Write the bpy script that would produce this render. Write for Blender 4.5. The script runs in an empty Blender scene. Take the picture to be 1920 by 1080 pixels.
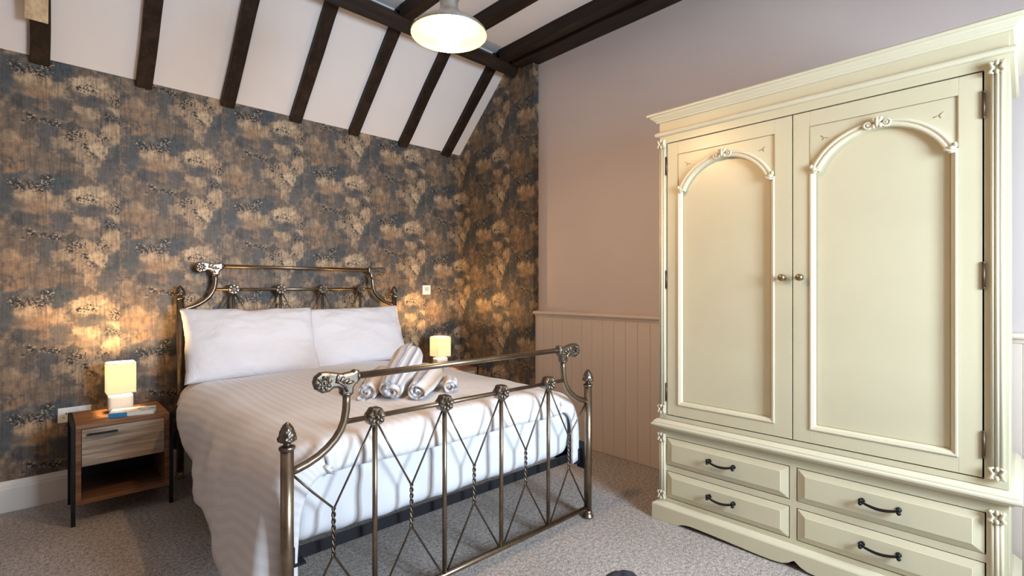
import bpy, bmesh, math, random
from mathutils import Vector, Matrix, noise

# ------------------------------------------------------------------ camera, light, exposure
scene = bpy.context.scene
col = scene.collection
random.seed(7)
PI = math.pi
YAW = math.radians(46.2)
cam_d = bpy.data.cameras.new('camera')
cam_d.sensor_width = 36.0
cam_d.lens = 925.0 / 1920.0 * 36.0
cam_d.clip_start = 0.03
cam = bpy.data.objects.new('camera', cam_d)
cam.location = (0, 0, 1.22)
cam.rotation_euler = (PI / 2, 0, YAW - PI / 2)
col.objects.link(cam)
scene.camera = cam

world = bpy.data.worlds.new('world')
scene.world = world
world.use_nodes = True
bg = world.node_tree.nodes['Background']
bg.inputs[0].default_value = (0.75, 0.86, 1.0, 1)
bg.inputs[1].default_value = 1.0

WIN = dict(x0=1.2, x1=2.05, z0=0.9, z1=2.1, y=-1.2)
day = bpy.data.lights.new('window_daylight', 'AREA')
day.shape = 'RECTANGLE'
day.size = WIN['x1'] - WIN['x0'] - 0.04
day.size_y = WIN['z1'] - WIN['z0'] - 0.04
day.energy = 200
day.color = (0.69, 0.84, 1.0)
dayo = bpy.data.objects.new('window_daylight', day)
dayo.location = ((WIN['x0'] + WIN['x1']) / 2, WIN['y'] - 0.36, (WIN['z0'] + WIN['z1']) / 2)
dayo.rotation_euler = (PI / 2 - math.radians(22), 0, 0)     # the sky it stands for is brighter high up
col.objects.link(dayo)

PENDANT_POWER = 330.0     # emission strength of the hot bulb glass
LAMP_POWER = 20.0          # watts of each bedside bulb
scene.view_settings.view_transform = 'Standard'
scene.view_settings.look = 'None'
scene.view_settings.exposure = 0.22
scene.view_settings.gamma = 1.0
scene.view_settings.use_curve_mapping = False
try:
    scene.cycles.use_denoising = True
    scene.cycles.max_bounces = 8
    scene.cycles.diffuse_bounces = 5
    scene.cycles.sample_clamp_indirect = 6.0
    scene.cycles.caustics_reflective = False
    scene.cycles.caustics_refractive = False
except Exception:
    pass

# ------------------------------------------------------------------ node helpers
def new_mat(name):
    m = bpy.data.materials.new(name)
    m.use_nodes = True
    nt = m.node_tree
    nt.nodes.clear()
    out = nt.nodes.new('ShaderNodeOutputMaterial')
    b = nt.nodes.new('ShaderNodeBsdfPrincipled')
    nt.links.new(b.outputs[0], out.inputs[0])
    return m, nt, b, out

def setin(nt, sock, v):
    if hasattr(v, 'is_linked') or isinstance(v, bpy.types.NodeSocket):
        nt.links.new(v, sock)
    else:
        if isinstance(v, (tuple, list)) and len(v) == 3 and sock.type == 'RGBA':
            v = (*v, 1)
        sock.default_value = v

def math_n(nt, op, a, b=0.0, clamp=False):
    n = nt.nodes.new('ShaderNodeMath'); n.operation = op; n.use_clamp = clamp
    setin(nt, n.inputs[0], a); setin(nt, n.inputs[1], b)
    return n.outputs[0]

def vmath(nt, op, a, b=(0, 0, 0)):
    n = nt.nodes.new('ShaderNodeVectorMath'); n.operation = op
    setin(nt, n.inputs[0], a); setin(nt, n.inputs[1], b)
    return n.outputs[0]

def noise_n(nt, vec, scale, detail=3, rough=0.55, dist=0.0, dim='3D'):
    n = nt.nodes.new('ShaderNodeTexNoise'); n.noise_dimensions = dim
    if vec is not None: nt.links.new(vec, n.inputs['Vector'])
    n.inputs['Scale'].default_value = scale
    n.inputs['Detail'].default_value = detail
    n.inputs['Roughness'].default_value = rough
    n.inputs['Distortion'].default_value = dist
    return n

def ramp(nt, fac, stops, interp='LINEAR'):
    n = nt.nodes.new('ShaderNodeValToRGB')
    cr = n.color_ramp; cr.interpolation = interp
    while len(cr.elements) < len(stops): cr.elements.new(0.5)
    for e, (p, c) in zip(cr.elements, stops):
        e.position = p
        e.color = (*c, 1) if isinstance(c, (tuple, list)) else (c, c, c, 1)
    nt.links.new(fac, n.inputs[0])
    return n.outputs[0]

def mixc(nt, fac, a, b, mode='MIX'):
    n = nt.nodes.new('ShaderNodeMix'); n.data_type = 'RGBA'; n.blend_type = mode
    setin(nt, n.inputs[0], fac); setin(nt, n.inputs[6], a); setin(nt, n.inputs[7], b)
    return n.outputs[2]

def bump(nt, bsdf, height, strength=0.3, dist=0.01):
    n = nt.nodes.new('ShaderNodeBump')
    n.inputs['Strength'].default_value = strength
    n.inputs['Distance'].default_value = dist
    nt.links.new(height, n.inputs['Height'])
    nt.links.new(n.outputs[0], bsdf.inputs['Normal'])

def objco(nt):
    return nt.nodes.new('ShaderNodeTexCoord').outputs['Object']

def simple(name, c, rough=0.6, metal=0.0, var=0.08, scale=8, bmp=0.0, bscale=60, spec=0.5):
    m, nt, b, _ = new_mat(name)
    co = objco(nt)
    n = noise_n(nt, co, scale, 4)
    lo = tuple(max(0, x * (1 - var)) for x in c); hi = tuple(min(1, x * (1 + var)) for x in c)
    nt.links.new(ramp(nt, n.outputs[0], [(0.3, lo), (0.7, hi)]), b.inputs['Base Color'])
    b.inputs['Roughness'].default_value = rough
    b.inputs['Metallic'].default_value = metal
    b.inputs['Specular IOR Level'].default_value = spec
    if bmp > 0:
        bump(nt, b, noise_n(nt, co, bscale, 4).outputs[0], bmp, 0.004)
    return m

# ------------------------------------------------------------------ materials
M = {}
M['ceiling'] = simple('ceiling_plaster', (0.80, 0.765, 0.75), 0.85, var=0.02, scale=2, bmp=0.06, bscale=40)
M['wall'] = simple('greige_plaster', (0.68, 0.60, 0.572), 0.8, var=0.02, scale=2, bmp=0.05, bscale=50)
M['wainscot'] = simple('wainscot_paint', (0.75, 0.65, 0.575), 0.6, var=0.015, scale=3)
M['skirting'] = simple('skirting_paint', (0.78, 0.74, 0.69), 0.5, var=0.02, scale=3)
M['cream'] = simple('cream_paint', (0.61, 0.56, 0.385), 0.33, var=0.035, scale=3, bmp=0.03, bscale=120)
M['cream_light'] = simple('cream_moulding_paint', (0.655, 0.605, 0.445), 0.4, var=0.02, scale=6)
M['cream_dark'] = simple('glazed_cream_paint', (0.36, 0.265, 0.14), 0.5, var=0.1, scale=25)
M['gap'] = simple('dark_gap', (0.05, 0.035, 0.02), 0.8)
M['iron'] = simple('black_iron', (0.018, 0.018, 0.02), 0.4, 0.6)
M['black_steel'] = simple('black_steel', (0.008, 0.009, 0.013), 0.5, 0.0, spec=0.3)
M['aged_brass'] = simple('aged_brass_knob', (0.30, 0.22, 0.12), 0.35, 0.9, var=0.2, scale=60)
M['hinge'] = simple('bronze_hinge', (0.11, 0.075, 0.045), 0.45, 0.8, var=0.2, scale=60)
M['white_ceramic'] = simple('white_ceramic', (0.80, 0.77, 0.72), 0.35, var=0.01)
M['white_plastic'] = simple('white_plastic', (0.82, 0.80, 0.78), 0.35, var=0.01)
M['grey_print'] = simple('grey_print', (0.45, 0.44, 0.44), 0.5)
M['galv'] = simple('galvanised_steel', (0.50, 0.48, 0.44), 0.38, 0.9, var=0.15, scale=30)
M['pale_timber'] = None
M['sheet'] = simple('white_cotton_sheet', (0.74, 0.75, 0.79), 0.85, var=0.01, bmp=0.12, bscale=25)
M['charcoal'] = simple('charcoal_fluff', (0.03, 0.032, 0.045), 0.95, var=0.5, scale=60, bmp=0.9, bscale=120)
M['paper'] = simple('book_pages', (0.78, 0.75, 0.68), 0.8, var=0.05, scale=90)

def brass_mat(name, base, dark, rough):
    m, nt, b, _ = new_mat(name)
    co = objco(nt)
    n = noise_n(nt, co, 14, 5, 0.6)
    nt.links.new(ramp(nt, n.outputs[0], [(0.3, dark), (0.65, base)]), b.inputs['Base Color'])
    b.inputs['Metallic'].default_value = 1.0
    nt.links.new(ramp(nt, n.outputs[0], [(0.3, rough + 0.12), (0.7, rough)]), b.inputs['Roughness'])
    return m
M['bed'] = brass_mat('antique_brass_tube', (0.35, 0.28, 0.205), (0.20, 0.15, 0.105), 0.27)
M['wire'] = brass_mat('dark_bronze_wire', (0.20, 0.16, 0.12), (0.10, 0.078, 0.06), 0.32)
M['casting'] = brass_mat('antique_nickel_casting', (0.29, 0.25, 0.205), (0.09, 0.07, 0.056), 0.3)

def wood_mat(name, c0, c1, c2, axis=0, scale=1.0, rough=0.5, fine=1.0):
    """grain running along the given axis"""
    m, nt, b, _ = new_mat(name)
    co = objco(nt)
    mp = nt.nodes.new('ShaderNodeMapping')
    s = [14.0 * scale] * 3; s[axis] = 1.1 * scale
    mp.inputs['Scale'].default_value = s
    nt.links.new(co, mp.inputs[0])
    n = noise_n(nt, mp.outputs[0], 2.0, 8, 0.62, 0.6)
    mp2 = nt.nodes.new('ShaderNodeMapping')
    s = [110.0 * scale] * 3; s[axis] = 3.0 * scale
    mp2.inputs['Scale'].default_value = s
    nt.links.new(co, mp2.inputs[0])
    n2 = noise_n(nt, mp2.outputs[0], 1.0, 3, 0.6)
    f = math_n(nt, 'ADD', math_n(nt, 'MULTIPLY', n.outputs[0], 0.7), math_n(nt, 'MULTIPLY', n2.outputs[0], 0.3 * fine))
    nt.links.new(ramp(nt, f, [(0.32, c0), (0.5, c1), (0.66, c2)]), b.inputs['Base Color'])
    b.inputs['Roughness'].default_value = rough
    b.inputs['Specular IOR Level'].default_value = 0.25
    bump(nt, b, n2.outputs[0], 0.25, 0.002)
    return m
BD = ((0.008, 0.004, 0.003), (0.019, 0.010, 0.006), (0.042, 0.023, 0.013))
M['beam_x'] = wood_mat('dark_stained_oak_along_room', *BD, axis=0, scale=0.6, rough=0.55)
M['beam_y'] = wood_mat('dark_stained_oak_across_room', *BD, axis=1, scale=0.6, rough=0.55)
M['pale_timber'] = wood_mat('raw_pale_timber', (0.42, 0.30, 0.17), (0.60, 0.46, 0.29), (0.74, 0.61, 0.42), axis=1, scale=0.8, rough=0.7)
M['ns_wood'] = wood_mat('warm_rustic_oak', (0.075, 0.032, 0.016), (0.20, 0.098, 0.05), (0.36, 0.20, 0.11), axis=0, scale=0.9, rough=0.45)
M['ns_drawer'] = wood_mat('sawn_grey_oak', (0.13, 0.095, 0.07), (0.30, 0.235, 0.175), (0.47, 0.39, 0.31), axis=0, scale=1.3, rough=0.6, fine=1.3)

WP_BLOBS = [
    ('slate', 0.098, 0.025, 0.048, 0.063, 0.9),
    ('slate', -0.11, -0.094, 0.052, 0.089, 0.8),
    ('slate', 0.024, 0.053, 0.099, 0.037, 0.5),
    ('tan', 0.021, -0.069, 0.102, 0.046, 0.95),
    ('orange', 0.043, -0.113, 0.065, 0.038, 0.7),
    ('brown', -0.047, -0.113, 0.047, 0.029, 0.5),
    ('tan', 0.098, -0.119, 0.035, 0.043, 0.6),
    ('grey', 0.111, -0.184, 0.06, 0.064, 0.9),
    ('grey', -0.023, -0.185, 0.05, 0.041, 0.8),
    ('orange', 0.037, -0.182, 0.049, 0.021, 0.5),
    ('dark', 0.162, -0.158, 0.026, 0.035, 0.6),
    ('bright', 0.241, -0.015, 0.085, 0.053, 0.95),
    ('tan', 0.323, -0.059, 0.06, 0.054, 0.8),
    ('bright', 0.372, -0.109, 0.025, 0.064, 0.6),
    ('grey', 0.261, -0.111, 0.069, 0.042, 0.95),
    ('tan', 0.214, -0.184, 0.067, 0.044, 0.75),
    ('brown', 0.198, -0.223, 0.073, 0.031, 0.6),
    ('dark', 0.168, -0.286, 0.056, 0.022, 0.75),
    ('brown', -0.07, -0.319, 0.088, 0.074, 0.8),
    ('tan', -0.098, -0.391, 0.051, 0.048, 0.5),
    ('grey', 0.064, -0.339, 0.047, 0.08, 0.9),
    ('orange', -0.087, -0.453, 0.081, 0.057, 0.5),
    ('orange', -0.076, -0.557, 0.047, 0.037, 0.7),
    ('tan', 0.155, -0.371, 0.079, 0.035, 0.6),
    ('tan', 0.227, -0.33, 0.075, 0.04, 0.9),
    ('tan', 0.337, -0.28, 0.053, 0.063, 0.85),
    ('bright', 0.295, -0.396, 0.043, 0.055, 0.95),
    ('grey', 0.33, -0.192, 0.049, 0.04, 0.8),
    ('brown', 0.061, -0.509, 0.12, 0.054, 0.8),
    ('dark', 0.168, -0.474, 0.063, 0.019, 0.7),
    ('dark', 0.13, -0.539, 0.051, 0.017, 0.5),
    ('tan', 0.207, -0.439, 0.04, 0.044, 0.6),
    ('tan', 0.261, -0.518, 0.041, 0.062, 0.6),
    ('slate', 0.351, -0.422, 0.035, 0.09, 0.8),
    ('grey', 0.323, -0.543, 0.063, 0.054, 0.85),
    ('slate', 0.155, -0.587, 0.059, 0.043, 0.8),
    ('brown', 0.214, -0.587, 0.04, 0.043, 0.8),
    ('slate', -0.098, -0.634, 0.057, 0.048, 0.7)]
WP_SPECKS = [(-0.07, -0.005, 0.044, 0.049), (0.012, -0.005, 0.074, 0.037), (0.061, 0.039, 0.037, 0.042), (0.234, -0.039, 0.061, 0.035), (0.365, -0.084, 0.043, 0.05), (0.067, -0.275, 0.069, 0.03), (-0.017, -0.266, 0.035, 0.033), (0.181, -0.331, 0.046, 0.052), (0.234, -0.408, 0.027, 0.061), (0.337, -0.199, 0.042, 0.036), (0.295, -0.307, 0.028, 0.053)]
def wallpaper():
    """printed paper: a half-drop repeat, 0.555 m wide and 0.65 m high, of dabbed brush marks"""
    m, nt, b, _ = new_mat('copper_slate_wallpaper')
    co = objco(nt)
    sp = nt.nodes.new('ShaderNodeSeparateXYZ'); nt.links.new(co, sp.inputs[0])
    h = math_n(nt, 'ADD', math_n(nt, 'SUBTRACT', sp.outputs[0], sp.outputs[1]), 3.872 + 0.175)
    k = math_n(nt, 'FLOOR', math_n(nt, 'DIVIDE', h, 0.555))
    p = math_n(nt, 'SUBTRACT', math_n(nt, 'SUBTRACT', h, math_n(nt, 'MULTIPLY', k, 0.555)), 0.175)
    zz = math_n(nt, 'SUBTRACT', math_n(nt, 'SUBTRACT', sp.outputs[2], 2.44), math_n(nt, 'MULTIPLY', k, 0.325))
    wr = nt.nodes.new('ShaderNodeMath'); wr.operation = 'WRAP'
    setin(nt, wr.inputs[0], zz); wr.inputs[1].default_value = 0.04; wr.inputs[2].default_value = -0.61
    q = wr.outputs[0]
    R_ = 0.65 / (2 * PI)
    ang = math_n(nt, 'MULTIPLY', q, 2 * PI / 0.65)
    cq = nt.nodes.new('ShaderNodeCombineXYZ')
    nt.links.new(p, cq.inputs[0])
    nt.links.new(math_n(nt, 'MULTIPLY', math_n(nt, 'COSINE', ang), R_), cq.inputs[1])
    nt.links.new(math_n(nt, 'MULTIPLY', math_n(nt, 'SINE', ang), R_), cq.inputs[2])
    Q = cq.outputs[0]                                # the repeat bent round a cylinder, so noise joins top to bottom
    cp_ = nt.nodes.new('ShaderNodeCombineXYZ'); nt.links.new(p, cp_.inputs[0]); nt.links.new(q, cp_.inputs[1])
    w1 = noise_n(nt, Q, 10, 2, 0.55); w2 = noise_n(nt, Q, 30, 4, 0.7)
    d1 = vmath(nt, 'MULTIPLY', vmath(nt, 'SUBTRACT', w1.outputs['Color'], (0.5, 0.5, 0.5)), (0.10, 0.09, 0))
    d2 = vmath(nt, 'MULTIPLY', vmath(nt, 'SUBTRACT', w2.outputs['Color'], (0.5, 0.5, 0.5)), (0.085, 0.06, 0))
    T = vmath(nt, 'ADD', cp_.outputs[0], vmath(nt, 'ADD', d1, d2))
    n2 = noise_n(nt, Q, 20, 6, 0.7, 0.6).outputs[0]
    st_v = vmath(nt, 'MULTIPLY', cp_.outputs[0], (95, 7, 1))
    st = noise_n(nt, st_v, 1.0, 3, 0.6, 0, '2D').outputs[0]
    C = dict(tan=(0.41, 0.288, 0.176), bright=(0.52, 0.38, 0.236), slate=(0.056, 0.068, 0.074), grey=(0.090, 0.084, 0.080),
             brown=(0.165, 0.118, 0.080), dark=(0.048, 0.042, 0.036), orange=(0.30, 0.178, 0.094))
    base = ramp(nt, n2, [(0.34, (0.085, 0.080, 0.074)), (0.5, (0.150, 0.115, 0.085)), (0.66, (0.27, 0.19, 0.12))])
    brush = math_n(nt, 'ADD', math_n(nt, 'MULTIPLY', n2, 0.9), math_n(nt, 'MULTIPLY', st, 0.7))       # about 0.8
    def mask(cx, cz, rx, rz, lo, hi, vec):
        d = vmath(nt, 'MULTIPLY', vmath(nt, 'SUBTRACT', vec, (cx, cz, 0)), (1 / rx, 1 / rz, 0))
        ln = nt.nodes.new('ShaderNodeVectorMath'); ln.operation = 'LENGTH'; nt.links.new(d, ln.inputs[0])
        mr = nt.nodes.new('ShaderNodeMapRange'); mr.interpolation_type = 'SMOOTHSTEP'
        nt.links.new(ln.outputs['Value'], mr.inputs[0])
        mr.inputs[1].default_value = lo; mr.inputs[2].default_value = hi; mr.inputs[3].default_value = 1; mr.inputs[4].default_value = 0
        return mr.outputs[0]
    def copies(cz, rz):
        out = [cz]
        if cz + rz * 1.5 > 0.04: out.append(cz - 0.65)
        if cz - rz * 1.5 < -0.61: out.append(cz + 0.65)
        return out
    for n_, cx, cz, rx, rz, s_ in WP_BLOBS:
        for c in copies(cz, rz):
            mk = mask(cx, c, rx * 1.12, rz * 1.12, 0.62, 1.08, T)
            mk = math_n(nt, 'MULTIPLY', mk, math_n(nt, 'MULTIPLY', brush, 1.25 * s_), True)
            base = mixc(nt, mk, base, C[n_])
    # dry-brush tone and thin upright drag marks
    tone = ramp(nt, math_n(nt, 'ADD', math_n(nt, 'MULTIPLY', n2, 0.6), math_n(nt, 'MULTIPLY', st, 0.4)), [(0.37, 0.58), (0.5, 1.0), (0.64, 1.42)])
    base = mixc(nt, 1.0, base, tone, 'MULTIPLY')
    # granular patches
    tot = None
    for cx, cz, rx, rz in WP_SPECKS:
        for c in copies(cz, rz):
            mk = mask(cx, c, rx, rz, 0.5, 1.1, T)
            tot = mk if tot is None else math_n(nt, 'MAXIMUM', tot, mk)
    sk = noise_n(nt, Q, 78, 2, 0.5).outputs[0]
    sk2 = noise_n(nt, vmath(nt, 'ADD', Q, (3, 1, 2)), 95, 2, 0.5).outputs[0]
    base = mixc(nt, math_n(nt, 'MULTIPLY', tot, ramp(nt, sk, [(0.47, 0.0), (0.52, 0.97)])), base, (0.014, 0.012, 0.010))
    base = mixc(nt, math_n(nt, 'MULTIPLY', tot, ramp(nt, sk2, [(0.58, 0.0), (0.63, 0.9)])), base, (0.52, 0.42, 0.30))
    nt.links.new(base, b.inputs['Base Color'])
    b.inputs['Roughness'].default_value = 0.55
    b.inputs['Metallic'].default_value = 0.12
    bump(nt, b, st, 0.05, 0.002)
    return m
M['wallpaper'] = wallpaper()

def carpet():
    m, nt, b, _ = new_mat('grey_beige_carpet')
    co = objco(nt)
    a = noise_n(nt, co, 185, 4, 0.75).outputs[0]
    c = noise_n(nt, co, 60, 3, 0.6).outputs[0]
    d = noise_n(nt, co, 2.5, 3, 0.5).outputs[0]
    f = math_n(nt, 'ADD', math_n(nt, 'MULTIPLY', a, 0.7), math_n(nt, 'MULTIPLY', c, 0.3))
    cc = ramp(nt, f, [(0.37, (0.12, 0.102, 0.09)), (0.49, (0.45, 0.405, 0.375)), (0.60, (0.82, 0.77, 0.73))])
    cc = mixc(nt, 1.0, cc, ramp(nt, d, [(0.3, (0.88, 0.88, 0.88)), (0.7, (1.0, 1.0, 1.0))]), 'MULTIPLY')
    nt.links.new(cc, b.inputs['Base Color'])
    b.inputs['Roughness'].default_value = 0.95
    b.inputs['Specular IOR Level'].default_value = 0.1
    bump(nt, b, f, 0.9, 0.006)
    return m
M['carpet'] = carpet()

def striped_cotton(name):
    m, nt, b, _ = new_mat(name)
    uv = nt.nodes.new('ShaderNodeTexCoord').outputs['UV']
    sp = nt.nodes.new('ShaderNodeSeparateXYZ'); nt.links.new(uv, sp.inputs[0])
    s = math_n(nt, 'SINE', math_n(nt, 'MULTIPLY', sp.outputs[0], 2 * PI / 0.036))
    f = ramp(nt, math_n(nt, 'ADD', math_n(nt, 'MULTIPLY', s, 0.5), 0.5), [(0.4, 0.0), (0.6, 1.0)])
    nt.links.new(mixc(nt, f, (0.74, 0.73, 0.74), (0.80, 0.79, 0.80)), b.inputs['Base Color'])
    nt.links.new(ramp(nt, f, [(0, 0.8), (1, 0.5)]), b.inputs['Roughness'])
    co = objco(nt)
    w = noise_n(nt, co, 9, 5, 0.55, 0.8).outputs[0]
    bump(nt, b, w, 0.10, 0.012)
    b.inputs['Sheen Weight'].default_value = 0.15
    return m
M['duvet'] = striped_cotton('satin_stripe_duvet')
def pillow_mat():
    m, nt, b, _ = new_mat('white_pillowcase')
    co = objco(nt)
    b.inputs['Base Color'].default_value = (0.81, 0.81, 0.85, 1)
    b.inputs['Roughness'].default_value = 0.85
    w = noise_n(nt, vmath(nt, 'MULTIPLY', co, (1.0, 1.0, 1.8)), 7, 5, 0.55, 1.0).outputs[0]
    bump(nt, b, w, 0.42, 0.02)
    return m
M['pillow'] = pillow_mat()

def towel_mat(name, phase):
    m, nt, b, _ = new_mat(name)
    uv = nt.nodes.new('ShaderNodeTexCoord').outputs['UV']
    sp = nt.nodes.new('ShaderNodeSeparateXYZ'); nt.links.new(uv, sp.inputs[0])
    f = math_n(nt, 'FRACT', math_n(nt, 'ADD', math_n(nt, 'MULTIPLY', sp.outputs[0], 1 / 0.21), phase))
    W_, T_, G_, B_ = (0.84, 0.84, 0.86), (0.50, 0.38, 0.26), (0.46, 0.47, 0.50), (0.20, 0.23, 0.30)
    c = ramp(nt, f, [(0.0, W_), (0.20, T_), (0.34, W_), (0.42, G_), (0.52, W_), (0.66, B_), (0.70, W_), (0.80, G_), (0.93, W_)])
    nt.links.new(c, b.inputs['Base Color'])
    b.inputs['Roughness'].default_value = 0.95
    b.inputs['Specular IOR Level'].default_value = 0.1
    bump(nt, b, noise_n(nt, objco(nt), 160, 3).outputs[0], 0.7, 0.004)
    return m

def shade_mat():
    m, nt, b, out = new_mat('lit_cream_lampshade')
    nt.nodes.remove(b)
    di = nt.nodes.new('ShaderNodeBsdfDiffuse'); di.inputs[0].default_value = (0.75, 0.68, 0.52, 1)
    tr = nt.nodes.new('ShaderNodeBsdfTranslucent'); tr.inputs[0].default_value = (0.16, 0.145, 0.10, 1)
    mx = nt.nodes.new('ShaderNodeMixShader'); mx.inputs[0].default_value = 0.6
    nt.links.new(di.outputs[0], mx.inputs[1]); nt.links.new(tr.outputs[0], mx.inputs[2])
    em = nt.nodes.new('ShaderNodeEmission')
    em.inputs[0].default_value = (1.0, 0.80, 0.42, 1); em.inputs[1].default_value = 0.62
    ad = nt.nodes.new('ShaderNodeAddShader')
    nt.links.new(mx.outputs[0], ad.inputs[0]); nt.links.new(em.outputs[0], ad.inputs[1])
    nt.links.new(ad.outputs[0], out.inputs[0])
    return m
M['shade'] = shade_mat()
def emit_mat(name, c, s):
    m, nt, b, out = new_mat(name)
    nt.nodes.remove(b)
    em = nt.nodes.new('ShaderNodeEmission'); em.inputs[0].default_value = (*c, 1); em.inputs[1].default_value = s
    nt.links.new(em.outputs[0], out.inputs[0])
    return m
M['bulb'] = emit_mat('glowing_bulb_glass', (1.0, 0.62, 0.30), PENDANT_POWER)
M['enamel'] = simple('cream_enamel', (0.62, 0.42, 0.05), 0.35, var=0.02)
def pane_mat():
    m, nt, b, out = new_mat('window_glass')
    nt.nodes.remove(b)
    t = nt.nodes.new('ShaderNodeBsdfTransparent'); g = nt.nodes.new('ShaderNodeBsdfGlossy'); g.inputs['Roughness'].default_value = 0.02
    mx = nt.nodes.new('ShaderNodeMixShader'); mx.inputs[0].default_value = 0.06
    nt.links.new(t.outputs[0], mx.inputs[1]); nt.links.new(g.outputs[0], mx.inputs[2]); nt.links.new(mx.outputs[0], out.inputs[0])
    return m
M['glass'] = pane_mat()
def cover_mat():
    m, nt, b, _ = new_mat('printed_book_cover')
    co = objco(nt)
    sp = nt.nodes.new('ShaderNodeSeparateXYZ'); nt.links.new(co, sp.inputs[0])
    n = noise_n(nt, co, 22, 4).outputs[0]
    pic = ramp(nt, n, [(0.36, (0.10, 0.30, 0.48)), (0.46, (0.62, 0.72, 0.76)), (0.53, (0.78, 0.74, 0.66)), (0.62, (0.62, 0.40, 0.22))])
    f = ramp(nt, sp.outputs[0], [(0.055, 0.0), (0.06, 1.0)])
    nt.links.new(mixc(nt, f, (0.80, 0.82, 0.82), pic), b.inputs['Base Color'])
    b.inputs['Roughness'].default_value = 0.3
    return m
M['cover'] = cover_mat()
M['spine'] = simple('blue_book_spine', (0.03, 0.24, 0.52), 0.35, var=0.15)

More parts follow.
